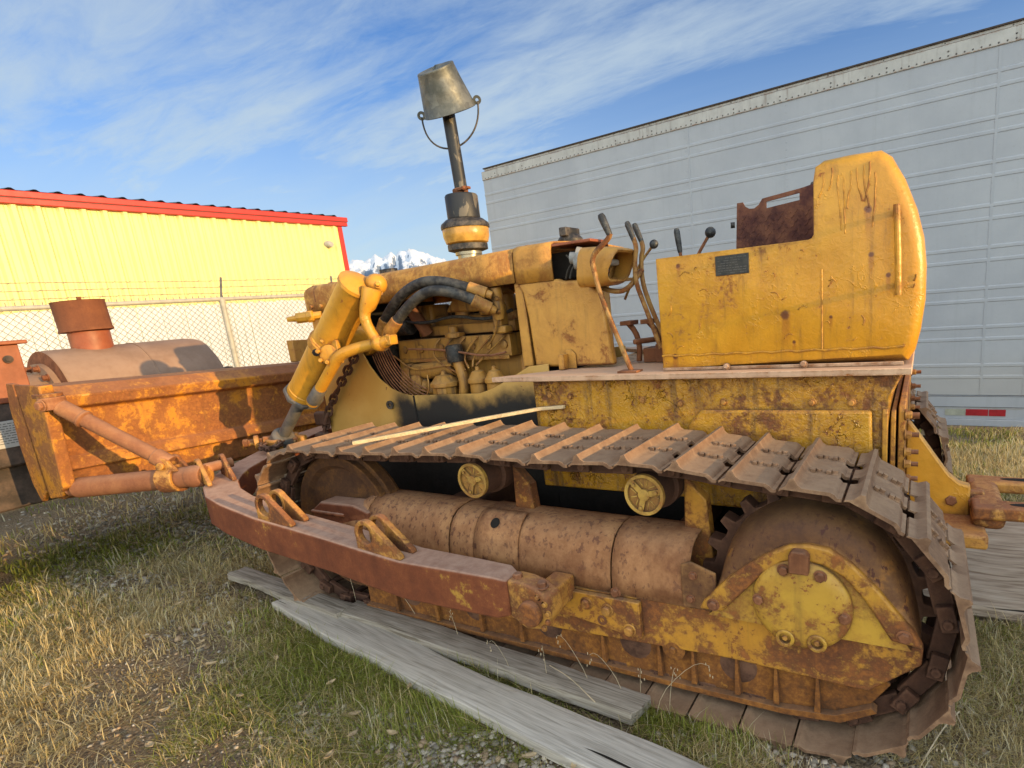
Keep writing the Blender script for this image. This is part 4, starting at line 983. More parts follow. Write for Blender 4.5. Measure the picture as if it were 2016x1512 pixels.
# far lift cylinder
A2, B2 = Vector((-2.90, 3.80, 1.885)), Vector((-3.62, 3.80, 1.235))
LF = part('lift_cylinder', MB().lathe([(.06, -.03), (.112, 0), (.104, .03), (.104, Lc)], A2, d, 28), M['cyl'])
obj('rod', MB().cyl(B2, (-3.98, 3.80, .90), .038), M['rod'], LF)
obj('trunnion_arm', MB().cyl((-3.26, 3.56, 1.56), (-3.26, 3.74, 1.56), .08), M['cyl'], LF)
# hoses
def hose(pts, r=.030):
    h = part('hydraulic_hose', MB().tube(pts, r, 14, 3), M['rubber'])
    for a, b in ((pts[0], pts[1]), (pts[-1], pts[-2])):
        a, b = Vector(a), Vector(b); q = (b-a).normalized()
        obj('hose_end', MB().lathe([(.022, -.05), (.026, -.03), (.026, -.02), (r*1.22, -.015), (r*1.22, .085), (r*1.05, .09)], a, q, 14), M['engine'], h)
hose([(-2.965, 2.56, 1.60), (-2.90, 2.555, 1.68), (-2.78, 2.55, 1.775), (-2.66, 2.55, 1.835), (-2.52, 2.55, 1.865), (-2.38, 2.56, 1.845), (-2.24, 2.58, 1.80), (-2.17, 2.62, 1.765)])
hose([(-2.80, 2.48, 1.60), (-2.72, 2.49, 1.67), (-2.60, 2.50, 1.755), (-2.47, 2.50, 1.805), (-2.34, 2.51, 1.795), (-2.22, 2.55, 1.745), (-2.155, 2.62, 1.685)])
part('hose_tee', MB().tube([(-2.80, 2.48, 1.60), (-2.825, 2.47, 1.56), (-2.80, 2.44, 1.545)], .026, 12, 2).tube([(-2.965, 2.56, 1.60), (-3.0, 2.56, 1.55), (-2.98, 2.58, 1.48)], .026, 12, 2), M['engine'])

# ---- lift chain hanging in front of the side plate
def chain_mb(pts, ln=.062, w=.017, r=.0075):
    P = np.array(pts, float); dd = np.r_[0, np.cumsum(np.linalg.norm(np.diff(P, axis=0), axis=1))]
    n = int(dd[-1]/(ln-2.2*r)); mb = MB()
    for k in range(n):
        u0, u1 = dd[-1]*k/n, dd[-1]*(k+1)/n
        a = Vector([np.interp(u0, dd, P[:, i]) for i in range(3)]); b = Vector([np.interp(u1, dd, P[:, i]) for i in range(3)])
        t = (b-a).normalized(); c = (a+b)/2; s1 = t.orthogonal().normalized(); s1.rotate(Matrix.Rotation(k*PI/2+.3, 3, t))
        loop = []
        for j in range(14):
            an = 2*PI*j/14; loop.append(c+t*(math.cos(an)*ln*.36+math.copysign(ln*.14, math.cos(an)))+s1*math.sin(an)*w)
        m = 6; vs = []; n3 = t.cross(s1)
        for j, p in enumerate(loop):
            o = (loop[(j+1) % 14]-loop[j-1]).normalized(); e = o.cross(n3)
            for i in range(m):
                q = 2*PI*i/m; vs.append(p+(e*math.cos(q)+n3*math.sin(q))*r)
        mb.add(vs, [(j*m+i, j*m+(i+1) % m, ((j+1) % 14)*m+(i+1) % m, ((j+1) % 14)*m+i) for j in range(14) for i in range(m)])
    return mb
part('lift_chain', chain_mb([(-3.22, 2.57, 1.50), (-3.33, 2.575, 1.40), (-3.48, 2.58, 1.27), (-3.63, 2.58, 1.12), (-3.73, 2.58, .96), (-3.78, 2.60, .86)], .078, .022, .0095), M['chain'])
part('chain_hook', MB().box(-3.80, -3.68, 2.55, 2.61, .98, 1.08).box(-3.82, -3.70, 2.54, 2.60, .84, .93), M['chain'], bevel=.02)

# ---- drawbar at the rear
mb = MB()
mb.prism([(-.05, 1.03), (-.035, 1.03), (.01, .965), (.075, .865), (.12, .80), (.16, .765), (.20, .755), (.20, .62), (.10, .60), (-.05, .60)], 2.76, 2.82)
DB = part('drawbar', mb, M['cyl'], bevel=.012)
obj('hitch_plate', MB().box(-.05, .25, 2.55, 2.90, .60, .625).box(-.05, .255, 2.78, 2.82, .625, .73).box(.0, .25, 2.50, 2.56, .58, .64), M['lug'], DB, bevel=.012)
for x in (.13, .215):
    obj('hitch_bolt', MB().bolt((x, 2.78, .685), (0, -1, .1), .024, .022), M['rustbolt'], DB)
    obj('hitch_bolt', MB().bolt((x, 2.62, .60), (0, 0, -1), .024, .03), M['rustbolt'], DB)
for y0, y1 in ((2.62, 2.74), (2.97, 3.08)):
    ym = (y0+y1)/2
    arm2 = [(.20, y0-.01), (.34, y0+.005), (.62, y0+.01), (.70, ym-.02), (.70, ym+.02), (.62, y1-.01), (.34, y1-.005), (.20, y1+.01)]
    obj('clevis_arm', MB().prism(arm2, .66, .715, 'z'), M['lug'], DB, bevel=.014, seg=3)
    obj('clevis_slot_shade', MB().prism([(.42+.09*math.cos(2*PI*k/16), ym+.02*math.sin(2*PI*k/16)) for k in range(16)], .7145, .7165, 'z'), M['dark'], DB)  # thin dark sheet on top paints the shade inside the slot
obj('clevis_web', MB().box(.20, .32, 2.64, 3.06, .61, .715), M['lug'], DB, bevel=.03, seg=3)
# =================================================================== BUCKET ON THE STACK
BT = thing('bucket', (-2.66, 3.1, 2.93), 'dented grey galvanised bucket upside down on top of the intake pipe', 'bucket')
bax = Vector((.06, -.43, .90)).normalized(); b0 = Vector((-2.655, 3.12, 2.905)); BS = .78
mb = MB(); n = 40
u = bax.orthogonal().normalized(); w = bax.cross(u); rows = []
for r, h in ((.205, -.004), (.212, 0), (.205, .008), (.190, .10), (.172, .20), (.158, .285), (.160, .292), (.156, .298), (.13, .292), (.06, .300), (.004, .302)):
    row = []
    for k in range(n):
        a = 2*PI*k/n; dent = 1-.045*math.exp(-((a-3.9)/.35)**2)*math.sin(min(PI, h/.3*PI)) - .02*math.exp(-((a-5.6)/.5)**2)
        hh = h+(.014*math.sin(a+1.1) if h > .28 else 0)
        row.append(tuple(b0+(bax*hh+(u*math.cos(a)+w*math.sin(a))*r*dent*(1-.28*max(0, h)))*BS*1.02))
    rows.append(row)
mb.strip(rows, closed=True)
obj('pail', mb, M['galv'], BT, solid=.003, angle=50)
ea = Vector((.87, .45, .20)).normalized(); ea = (ea-bax*ea.dot(bax)).normalized()
for s in (-1, 1):
    mb = MB().lathe([(.010, -.006), (.026, -.006), (.026, .006), (.010, .006), (.010, -.006)], b0+ea*.182*s+bax*.02, ea.cross(bax), 18, close=False)
    obj('ear', mb, M['galv'], BT)
dn = (Vector((.02, -.04, -1)).normalized())
pts = []
for k in range(25):
    t = PI*k/24; pts.append(b0+bax*.012+ea*.184*math.cos(t)+dn*.225*math.sin(t)**.85)
obj('handle', MB().tube(pts, .0055, 8), M['black'], BT)

# =================================================================== STICK, CHAIN HEAP, PLANKS
def board(name, pts, z0, z1, mat, label, cat, w, wob=.012, tilt=0.0, n=26, ragged=True, group=None):
    """long board: pts = centreline (x, y), width w; edges wander a little, broken ends"""
    P = np.array(pts, float); dd = np.r_[0, np.cumsum(np.hypot(*np.diff(P, axis=0).T))]
    rows = []
    for i in range(n+1):
        s = dd[-1]*i/n; c = Vector((np.interp(s, dd, P[:, 0]), np.interp(s, dd, P[:, 1]), 0))
        s2 = min(dd[-1], s+.02); s1 = max(0, s2-.04)
        t = Vector((np.interp(s2, dd, P[:, 0])-np.interp(s1, dd, P[:, 0]), np.interp(s2, dd, P[:, 1])-np.interp(s1, dd, P[:, 1]), 0)).normalized()
        q = Vector((-t.y, t.x, 0))
        wl = w/2+wob*(math.sin(s*4.1+w*50)+.5*math.sin(s*9.7+1)+random.uniform(-.25, .25)); wr = w/2+wob*(math.sin(s*3.3+w*31)+.5*math.sin(s*8.3+2)+random.uniform(-.25, .25))
        if ragged and i in (0, n): c = c+t*random.uniform(-.02, .02)
        zz = [z0, z1]
        a = c+q*wl; b = c-q*wr; sk = random.uniform(-.03, .03) if ragged and i in (0, n) else 0
        top = []
        m = 5
        for k in range(m+1):
            f = k/m; p = a*(1-f)+b*f+t*(sk*(f-.5)+(random.uniform(-.03, .03) if ragged and i in (0, n) else 0))
            top.append(Vector((p.x, p.y, z1+tilt*(f-.5)*w+random.uniform(-.0015, .0015)-(.006 if k in (0, m) else 0))))
        bot = [Vector((p.x, p.y, z0+tilt*(.5 if False else 0))) for p in (top[-1], top[0])]
        rows.append([tuple(p) for p in top+bot])
    mb = MB().strip(rows, closed=True); L_ = len(rows[0])
    mb.f.append(tuple(range(L_))); k = len(mb.v); mb.f.append(tuple(range(k-1, k-1-L_, -1)))
    # local frame along the board so the grain follows it
    ang = math.atan2(P[-1][1]-P[0][1], P[-1][0]-P[0][0])
    c = np.array([P[:, 0].mean(), P[:, 1].mean(), (z0+z1)/2]); R = np.array([[math.cos(-ang), -math.sin(-ang), 0], [math.sin(-ang), math.cos(-ang), 0], [0, 0, 1]])
    mb.v = [tuple(R @ (np.array(p)-c)) for p in mb.v]
    o = obj(name, mb, mat, None, bevel=.004, origin=(0, 0, 0), label=label, category=cat)
    o.location = tuple(c); o.rotation_euler = (0, 0, ang); WORG[o.name] = c
    if group: o['group'] = group
    return o
board('wood_plank', [(-3.42, 1.895), (-2.7, 1.77), (-1.95, 1.650), (-1.15, 1.555), (-.5, 1.480), (.25, 1.395)], .005, .060, M['wood_pale'], 'long pale grey plank on the grass, nearest the camera', 'plank', .200, .007, n=40)
board('wood_plank', [(-4.10, 1.965), (-3.5, 1.915), (-2.82, 1.875)], .045, .092, M['wood_grey'], 'short weathered grey plank piece with broken end, below the push frame\'s curve', 'plank', .125, .008, n=24)
board('wood_plank', [(-2.86, 1.895), (-2.2, 1.865), (-1.6, 1.825), (-.96, 1.755)], .03, .090, M['wood_grey'], 'weathered grey cracked plank lying between the pale plank and the crawler track', 'plank', .135, .008, n=36)
mb = MB()
rows = []
for i in range(15):
    x = .02+i*.16; u = random.uniform(-.012, .012)
    rows.append([(x, 3.00+u, .02), (x, 3.02+u-.02*i*.3, .075-.010*i*.4), (x, 3.62, .385+.01*u), (x, 3.66, .36), (x, 3.06, .0)])
mb.strip(rows, closed=True); mb.f += [(0, 1, 2, 3, 4), tuple(len(mb.v)-1-k for k in range(5))]
obj('wood_timber', mb, M['wood_beam'], None, bevel=.008, label='wide weathered timber slab leaning on the ground behind the bulldozer hitch', category='timber')
P = [(-2.40, 1.785, 1.102), (-2.20, 2.01, 1.112), (-1.95, 2.28, 1.128), (-1.73, 2.42, 1.148), (-1.585, 2.425, 1.158)]
mb = MB()
for j, (dz, w2) in enumerate(((0, .013),)):
    rows = []
    for i in range(25):
        s = i/24*4; k = min(3, int(s)); f = s-k; c = Vector(P[k])*(1-f)+Vector(P[k+1])*f
        t = (Vector(P[k+1])-Vector(P[k])).normalized(); q = Vector((-t.y, t.x, 0)).normalized()
        ww = w2*(1 if i < 22 else .8); h = .0085
        rows.append([tuple(c+q*ww+Vector((0, 0, h))), tuple(c-q*ww+Vector((0, 0, h))), tuple(c-q*ww-Vector((0, 0, h))), tuple(c+q*ww-Vector((0, 0, h)))])
    mb.strip(rows, closed=True); mb.f += [(0, 1, 2, 3), (len(mb.v)-1, len(mb.v)-2, len(mb.v)-3, len(mb.v)-4)]
obj('wood_stick', mb, M['stick'], None, bevel=.002, label='thin pale split wooden stick lying across the top of the crawler track', category='stick')
pts = []
for k in range(60):
    t = k/59; pts.append((-3.90-.10*t*1.2+.10*math.sin(t*17), 2.20+.30*t+.05*math.cos(t*21), .872+.035*abs(math.sin(t*9))))
obj('chain', chain_mb(pts, .060, .018, .0085), M['chain'], None, label='dark rusty chain heaped on the front corner of the push frame', category='chain')
# spray tip / hook that stands on the front lug
# =================================================================== TRAILER
TA = rad(-4.376); TDX = Vector((math.cos(TA), math.sin(TA), 0)); TNX = Vector((-TDX.y, TDX.x, 0))
TK_ = 1.16
T0 = TNX*8.132+Vector((0, 0, -.264))
def tp(s, dpt, z): return tuple(T0+(TDX*s+TNX*dpt+Vector((0, 0, z)))*TK_)
s0, s1 = -6.47, 1.32
tl = thing('semi_trailer', tp((s0+s1)/2, 1.25, 0), 'long white box trailer with horizontal ribs behind the bulldozer', 'trailer')
def tpart(name, mb, mat, **kw):
    mb.v = [tp(*p) for p in mb.v]; return obj(name, mb, mat, tl, **kw)
prof = []; z = .385
prof.append((0, z))
zs = [(.561, .13), (.949, .13), (1.330, .13), (1.718, .13), (2.105, .13), (2.492, .13), (2.878, .13), (3.266, .13)]
for zz, g in zs:
    for zc in (zz, zz+.121):
        prof += [(0, zc-.008), (-.005, zc-.001), (-.005, zc+.022), (0, zc+.034)]
prof.append((0, 3.615))
rows = [[(s, dpt, z) for dpt, z in prof] for s in (s0, s0+2.6, s0+5.2, s1)]
tpart('side_wall', MB().strip(rows), M['trailer'], flat=True)
mb = MB().box(s0+.01, s1, .03, 2.5, .40, 3.60)
tpart('body', mb, M['trailer'])
mb = MB().box(s0-.006, s1, -.012, .03, 3.605, 3.725).box(s0+.05, s1, -.004, .03, 3.728, 3.757)
tpart('top_rail', mb, M['rail'], bevel=.004)
tpart('roof_edge', MB().box(s0+.035, s1, -.02, 2.52, 3.757, 3.772), M['railtop'])
mb = MB()
k = 0; s = s0+.06
while s < s1-.03:
    p = MB().ball((s, -.013, 3.627), .0085, 6, (1, .6, 1)); mb.add(p.v, p.f)
    if k % 8 == 3:
        p = MB().ball((s, -.013, 3.665), .009, 6, (1, .6, 1)); mb.add(p.v, p.f)
        p = MB().ball((s-.03, -.005, 3.742), .006, 6, (1, .6, 1)); mb.add(p.v, p.f)
    s += .066; k += 1
rv = tpart('rivets', mb, M['rivet'], kind='stuff')
mb = MB()
for sx in (-5.9, -4.52, -3.14, -1.93, -.0, .36, 1.15):
    z = .42
    while z < 3.6:
        p = MB().ball((sx, -.002, z), .006, 6, (1, .6, 1)); mb.add(p.v, p.f); z += .075
tpart('seam_rivets', mb, M['trailer'], kind='stuff')
for sx in (-3.10, .01, .37):
    tpart('panel_seam', MB().box(sx-.012, sx+.012, -.0045, .001, .39, 3.60), M['trailer'])
tpart('bottom_rail', MB().box(s0, s1, -.014, .03, .245, .378).box(s0, s1, -.022, .03, .06, .13).box(s0, s1, -.008, .03, .13, .245), M['trailer'], bevel=.004)
tpart('bottom_seam', MB().box(s0, s1, -.016, -.013, .370, .376).box(s0, s1, -.0165, -.013, .256, .262), M['rivet'])
tpart('reflector_strip', MB().box(-.30, -.115, -.013, -.0085, .168, .236), M['pale_tape'])
tpart('reflector_strip', MB().box(-.112, .085, -.013, -.0085, .168, .236).box(.092, .235, -.013, -.0085, .168, .236), M['red_tape'])
tpart('underframe', MB().box(s0+1, s1-1, .4, 2.1, .06, .40), M['dark'])

# =================================================================== STEEL BUILDING
BA = rad(86.452); BDX = Vector((math.cos(BA), math.sin(BA), 0)); BNX = Vector((-BDX.y, BDX.x, 0))     # BNX points away from the lot (-x)
B0 = Vector((-10.92, 0, .363)); BK_ = .78
def bp(s, dpt, z):
    base = BNX*(B0.dot(BNX))+Vector((0, 0, B0.z)); return tuple(base+(BDX*s+BNX*dpt+Vector((0, 0, z)))*BK_)
E1 = 9.935                      # corner
bd = thing('metal_building', bp(3.0, 4, 0), 'low cream steel shed with red eave trim beyond the fence', 'building')
def bpart(name, mb, mat, **kw):
    mb.v = [bp(*p) for p in mb.v]; return obj(name, mb, mat, bd, **kw)

W0, W1 = -7.0, E1
pr = []
s = E1-.0
k = 0
rib = .3165
x0r = 3.711
n0 = int((W0-x0r)/rib)
pts = [(W0-1, 0)]
j = n0
while x0r+j*rib < E1-.12:
    c = x0r+j*rib
    pts += [(c-.068, 0), (c-.030, -.056), (c+.030, -.056), (c+.068, 0)]
    for q in (.11, .205): pts += [(c+q-.010, 0), (c+q, -.010), (c+q+.010, 0)]
    j += 1
pts = [p for p in pts if p[0] < E1-.10]+[(E1-.10, 0)]
rows = [[(a, b, z) for a, b in pts] for z in (-.4, 4.185)]
bpart('wall', MB().strip(rows), M['bld'], flat=True)
bpart('end_wall', MB().box(E1-.02, E1, .0, 9, -.4, 4.2), M['bld'])
bpart('corner_trim', MB().box(E1-.10, E1+.012, -.045, .10, -.4, 4.19), M['red'], bevel=.004)
mb = MB().box(W0-1, E1+.15, -.10, .0, 4.170, 4.27)
mb.box(W0-1, E1+.16, -.125, .0, 4.275, 4.385)
bpart('eave_trim', mb, M['red'], bevel=.008)
bpart('trim_groove', MB().box(W0-1, E1+.14, -.105, -.02, 4.266, 4.279), M['roof'])
# ribbed roof sheet
pts = [(W0-1, 0)]
j = n0
while x0r+j*rib < E1+.10:
    c = x0r+j*rib+.04; pts += [(c-.12, .0), (c-.055, .034), (c-.02, .034), (c+.03, 0)]; j += 1
pts = [p for p in pts if p[0] < E1+.16]
rows = [[(a, d_, 4.388+b+zz) for a, b in pts] for d_, zz in ((-.13, 0), (4.5, .55), (9.2, 0))]
bpart('roof', MB().strip(rows), M['roof'], flat=True)
mb = MB().box(-.0, .01, 0, .01, 0, .01) if False else MB()
mb.lathe([(.03, .0), (.085, .02), (.085, .10), (.075, .16), (.06, .20), (.02, .205)], (9.437, .0, 3.715), (.1, -1, -.12), 20)
bpart('wall_light', mb, M['rail'], bevel=.004)

# =================================================================== FENCE
F0 = BNX*(-8.983 if BNX.x > 0 else 8.983)
def fp(s, dpt, z): return tuple(F0+BDX*s+BNX*dpt+Vector((0, 0, z)))
fn = thing('chain_link_fence', fp(3, 0, 0), 'chain link fence with white privacy slats and barbed wire in front of the shed', 'fence')
def fpart(name, mb, mat, **kw):
    mb.v = [fp(*p) for p in mb.v]; return obj(name, mb, mat, fn, **kw)
FS0, FS1, FZ = -6.0, 12.0, 2.165
for s in (-5.4, -2.3, .55, 4.295, 6.02, 8.6, 11.4):
    fpart('fence_post', MB().cyl((s, 0, 0), (s, 0, FZ+.02), .036, n=14).lathe([(.042, 0), (.042, .05), (.02, .07)], (s, 0, FZ-.03), (0, 0, 1), 14), M['post'])
    fpart('barb_arm', MB().cyl((s, 0, FZ+.03), (s+.13, .16, FZ+.32), .016, n=8), M['wire'])
fpart('top_rail', MB().tube([(s, 0, FZ+(s-2)*.006) for s in (FS0, 2, 5.5, FS1)], .028, 12), M['post'])
for k, zz in enumerate((.10, .19, .28)):
    pts = [(FS0+.6*i, .05+.05*k, FZ+zz+.006*math.sin(i*1.3+k)) for i in range(31)]
    mb = MB().tube(pts, .0035, 5)
    s = FS0+.1*k
    while s < FS1:
        mb.tube([(s-.02, .05+.05*k, FZ+zz-.014), (s, .045+.05*k, FZ+zz), (s+.02, .05+.05*k, FZ+zz+.014)], .0028, 4); s += .16
    fpart('barbed_wire', mb, M['wire'])
mb = MB(); s = FS0
while s < FS1:
    a = s+random.uniform(-.002, .002); zt = FZ-.045+random.uniform(-.012, .012); o_ = random.uniform(-.004, .004)
    mb.box(a, a+.0515, .012+o_, .015+o_, .08, zt); s += .0545
fpart('privacy_slats', mb, M['slat'], flat=True, kind='stuff')
mb = MB(); r = .0021
def wire(a, b):
    a = Vector(a); b = Vector(b); d = (b-a).normalized(); q = Vector((0, 1, 0)); w = d.cross(q)
    vs = [p+o for p in (a, b) for o in (w*r, -w*r*.5+q*r, -w*r*.5-q*r)]
    mb.add(vs, [(0, 3, 4, 1), (1, 4, 5, 2), (2, 5, 3, 0)])
s = FS0-2.1
while s < FS1:
    for dr in (1, -1):
        a = (s, .006, .06) if dr > 0 else (s+2.1, .006, .06); b = (s+2.1*(1 if dr > 0 else 0), .006, FZ+.01)
        if dr < 0: b = (s, .006, FZ+.01)
        wire(a, b)
    s += .077
fpart('chain_mesh', mb, M['wire'], flat=True, kind='stuff')
mb = MB(); s = FS0
while s < FS1:
    mb.box(s-.003, s+.003, -.006, .004, FZ+.02, FZ+.065); s += .077
fpart('wire_ends', mb, M['wire'], flat=True, kind='stuff')

# =================================================================== TANK MACHINE BEYOND THE BLADE
MC = thing('industrial_machine', (-6.17, 2.0, 0), 'beige tank bodied machine with a rusty drum exhaust standing between the blade and the fence', 'machine')
def mt(p):
    z = 1.65+(p[2]-1.65)*.84
    return (p[0]*.84, p[1]*.84, z if p[2] > .45 else p[2]*.642/.45)
def mpart(name, mb, mat, parent=None, **kw):
    mb.v = [mt(p) for p in mb.v]; return obj(name, mb, mat, parent or MC, **kw)
tb_ = mpart('tank', MB().lathe([(.30, -.02), (.50, 0), (.515, .03), (.515, 1.25), (.50, 1.34), (.42, 1.40)], (-7.30, 2.30, 1.165), (0, 1, 0), 48), M['beige'])
mpart('tank_band', MB().lathe([(.517, 0), (.521, .002), (.521, .012), (.517, .014)], (-7.30, 3.02, 1.165), (0, 1, 0), 48, close=False), M['beige'], tb_)
mpart('tank_end', MB().lathe([(.512, 0), (.44, -.006), (.33, -.008), (.33, -.03), (.1, -.03)], (-7.30, 2.295, 1.165), (0, 1, 0), 44), M['muffler'], tb_)
mpart('flange', MB().lathe([(.40, 0), (.40, -.05), (.33, -.052)], (-7.30, 2.29, 1.165), (0, 1, 0), 40), M['beige'], tb_)
for k in range(12):
    a = rad(20+k*28)
    mpart('flange_bolt', MB().bolt((-7.30+.365*math.cos(a), 2.24, 1.165+.365*math.sin(a)), (0, -1, 0), .026, .035), M['muffler'], tb_)
mpart('side_pipe', MB().lathe([(.31, 0), (.31, -.25), (.36, -.55), (.38, -1.4)], (-7.30, 2.24, 1.165), (0, 1, 0), 36), M['beige'])
mpart('tank_dome', MB().ball((-7.30, 3.66, 1.28), .22, 18, (1, 1, .9)).lathe([(.33, 0), (.30, .12), (.18, .2)], (-7.30, 3.60, 1.15), (0, 1, 0), 24).ball((-7.25, 3.92, 1.22), .10, 12).box(-7.5, -7.1, 3.75, 3.98, 1.0, 1.24), M['machdark'])
ex = mpart('exhaust_drum', MB().lathe([(.205, 0), (.215, .004), (.215, .02), (.208, .03), (.208, .285), (.214, .29), (.10, .30)], (-7.28, 2.705, 1.83), (-.03, -.02, 1), 40), M['muffler'])
mpart('exhaust_neck', MB().lathe([(.165, -.20), (.165, 0), (.19, .005)], (-7.28, 2.715, 1.825), (0, 0, 1), 32), M['orange'], ex)
mpart('drum_stub', MB().box(-7.30, -7.27, 2.70, 2.73, 2.12, 2.165), M['muffler'], ex)
mb = MB().box(-6.5, -6.30, .95, 1.88, 1.30, 1.745).box(-6.54, -6.26, .9, 1.93, 1.745, 1.775)
fr = mpart('post_frame', mb, M['orange'], bevel=.006)
mpart('frame_bolt', MB().lathe([(.02, 0), (.03, .005), (.03, .03), (.016, .03), (.016, .05)], (-6.30, 1.80, 1.635), (1, -.3, 0), 14), M['machdark'], fr)
mpart('frame_bolt', MB().lathe([(.03, 0), (.045, .005), (.045, .03), (.025, .03), (.025, .05)], (-6.38, 1.80, 1.59), (.4, -1, 0), 14), M['machdark'], fr)
bs = mpart('base_box', MB().box(-6.9, -6.32, .2, 1.83, .80, 1.34).box(-8.0, -6.4, .2, 3.9, .45, .80), M['machdark'], bevel=.015)
mpart('data_plate', MB().box(-6.318, -6.312, 1.45, 1.755, .955, 1.165), M['platewhite'], bs, bevel=.002)
mb = MB()
for r_ in range(9):
    y = 1.50
    while y < 1.72:
        w_ = random.uniform(.01, .035); mb.box(-6.3118, -6.3105, y, min(y+w_, 1.735), 1.14-.019*r_, 1.146-.019*r_); y += w_+.008
mpart('plate_text', mb, M['platetext'], bs, flat=True)
for x, y in ((-6.7, .6), (-7.7, .6)):
    mpart('wheel', MB().lathe([(.12, -.12), (.30, -.11), (.36, -.06), (.36, .06), (.30, .11), (.12, .12)], (x, y, .36), (0, 1, 0), 28), M['machdark'])

# =================================================================== MOUNTAINS, ADDED SHADE BANK
def fnoise(x, y, seed=0, oct=6, pers=.5):
    x = np.asarray(x, float); y = np.asarray(y, float); out = np.zeros(np.broadcast(x, y).shape); amp = 1; tot = 0
    for o in range(oct):
        f = 2**o; xi = np.floor(x*f).astype(np.int64); yi = np.floor(y*f).astype(np.int64); xf = x*f-xi; yf = y*f-yi
        def h(a, b):
            n_ = (a*374761393+b*668265263+(seed+o)*1442695041) & 0xFFFFFFFF; n_ = ((n_ ^ (n_ >> 13))*1274126177) & 0xFFFFFFFF
            return ((n_ ^ (n_ >> 16)) & 0xFFFF)/65535.0
        u = xf*xf*(3-2*xf); v = yf*yf*(3-2*yf)
        out += amp*((h(xi, yi)*(1-u)+h(xi+1, yi)*u)*(1-v)+(h(xi, yi+1)*(1-u)+h(xi+1, yi+1)*u)*v); tot += amp; amp *= pers
    return out/tot
def grid_obj(name, X, Y, Z, mat, smooth=True):
    n, m = X.shape; V = np.stack([X, Y, Z], -1).reshape(-1, 3)
    i = np.arange(n*m).reshape(n, m); F = np.stack([i[:-1, :-1], i[1:, :-1], i[1:, 1:], i[:-1, 1:]], -1).reshape(-1, 4)
    me = bpy.data.meshes.new(name); me.vertices.add(len(V)); me.vertices.foreach_set('co', V.ravel())
    me.loops.add(F.size); me.loops.foreach_set('vertex_index', F.ravel().astype(np.int32))
    me.polygons.add(len(F)); me.polygons.foreach_set('loop_start', np.arange(0, F.size, 4, dtype=np.int32)); me.polygons.foreach_set('loop_total', np.full(len(F), 4, np.int32))
    me.update(); me.validate()
    if smooth: me.polygons.foreach_set('use_smooth', [True]*len(me.polygons))
    me.materials.append(mat); o = bpy.data.objects.new(name, me); COL.objects.link(o); o['kind'] = 'structure'; return o
def m_mount():
    g = N('mountain_snow_rock'); tc = g.n('ShaderNodeTexCoord').outputs['Object']
    p = g.sep(tc); z = p[2]
    v = g.coord(0, (.012, .012, .012), rnd=False); n1 = g.noise(v, 1.2, 8, .68, .6)
    gm = g.n('ShaderNodeNewGeometry'); nz = g.sep(gm.outputs['Normal'])[2]
    f = g.math('ADD', g.math('MULTIPLY', g.math('SUBTRACT', n1, .5), 1.5), g.math('ADD', g.math('MULTIPLY', g.math('SUBTRACT', nz, .74), 1.6), g.math('MULTIPLY', g.math('SUBTRACT', z, 225.0), .0040)))
    sn = g.step(f, -.06, .10)
    c = g.mix(sn, (.13, .165, .23), (.74, .75, .78))
    c = g.mix(.18, c, (.42, .55, .72))  # blue distance haze mixed into the surface colour
    return g.done(c, .9, g.bump(n1, .6, 8.0), 0, .1)
M['mount'] = m_mount()
ang = np.radians(np.linspace(100, 170, 360)); rr_ = np.linspace(1700, 3400, 120)
AA, RR = np.meshgrid(ang, rr_, indexing='ij'); deg = np.degrees(AA)
prof_d = np.array([100, 122, 128, 130, 131.6, 132.8, 133.8, 134.6, 135.1, 135.9, 136.8, 137.8, 138.6, 139.6, 140.7, 143, 147, 155, 170])
prof_h = np.array([.07, .075, .082, .081, .083, .092, .101, .107, .1095, .110, .1075, .1035, .104, .100, .102, .095, .085, .08, .07])-.0005
ridge = np.interp(deg, prof_d, prof_h)
u = np.clip((RR-1700)/950, 0, 1); shape = u**1.15*np.clip(1-(RR-2650)/1200, .3, 1)
rid = 1-np.abs(2*fnoise(AA*64, RR/150, 3, 6, .6)-1)
Z = RR*ridge*shape*np.where(RR < 2650, .80+.20*u, 1)+(rid-.74)*135*np.sin(np.clip(u, 0, 1)*PI*.93)+ (fnoise(deg*3.2, RR*0+.3, 8, 5)-.5)*26*u
grid_obj('mountains', RR*np.cos(AA), RR*np.sin(AA), Z-6, M['mount'])

# unseen bank added on the sun side to throw shade across the machine
M['shade_bank_soil'] = plain('shade_bank_earth', (.13, .10, .065), .95, var=.4, scale=.6, seed=60, bump=.4)
xs = np.linspace(20, 34, 30); ys = np.linspace(-3, 7, 80)
XX, YY = np.meshgrid(xs, ys, indexing='ij')
edge = np.clip((YY+.27+.35*(fnoise(XX, YY*.7, 4, 4)-.5))/.5, 0, 1)*np.clip((4.07-YY)/.4, 0, 1)
edge = edge*edge*(3-2*edge)
crest = np.clip((XX-20)/3, 0, 1)*np.clip((34-XX)/4, 0, 1)
grid_obj('shade_bank', XX, YY, 4.86*edge*np.sqrt(crest)+.10*(fnoise(XX*2, YY*2, 9, 5)-.5)*crest*edge-.02, M['shade_bank_soil'])

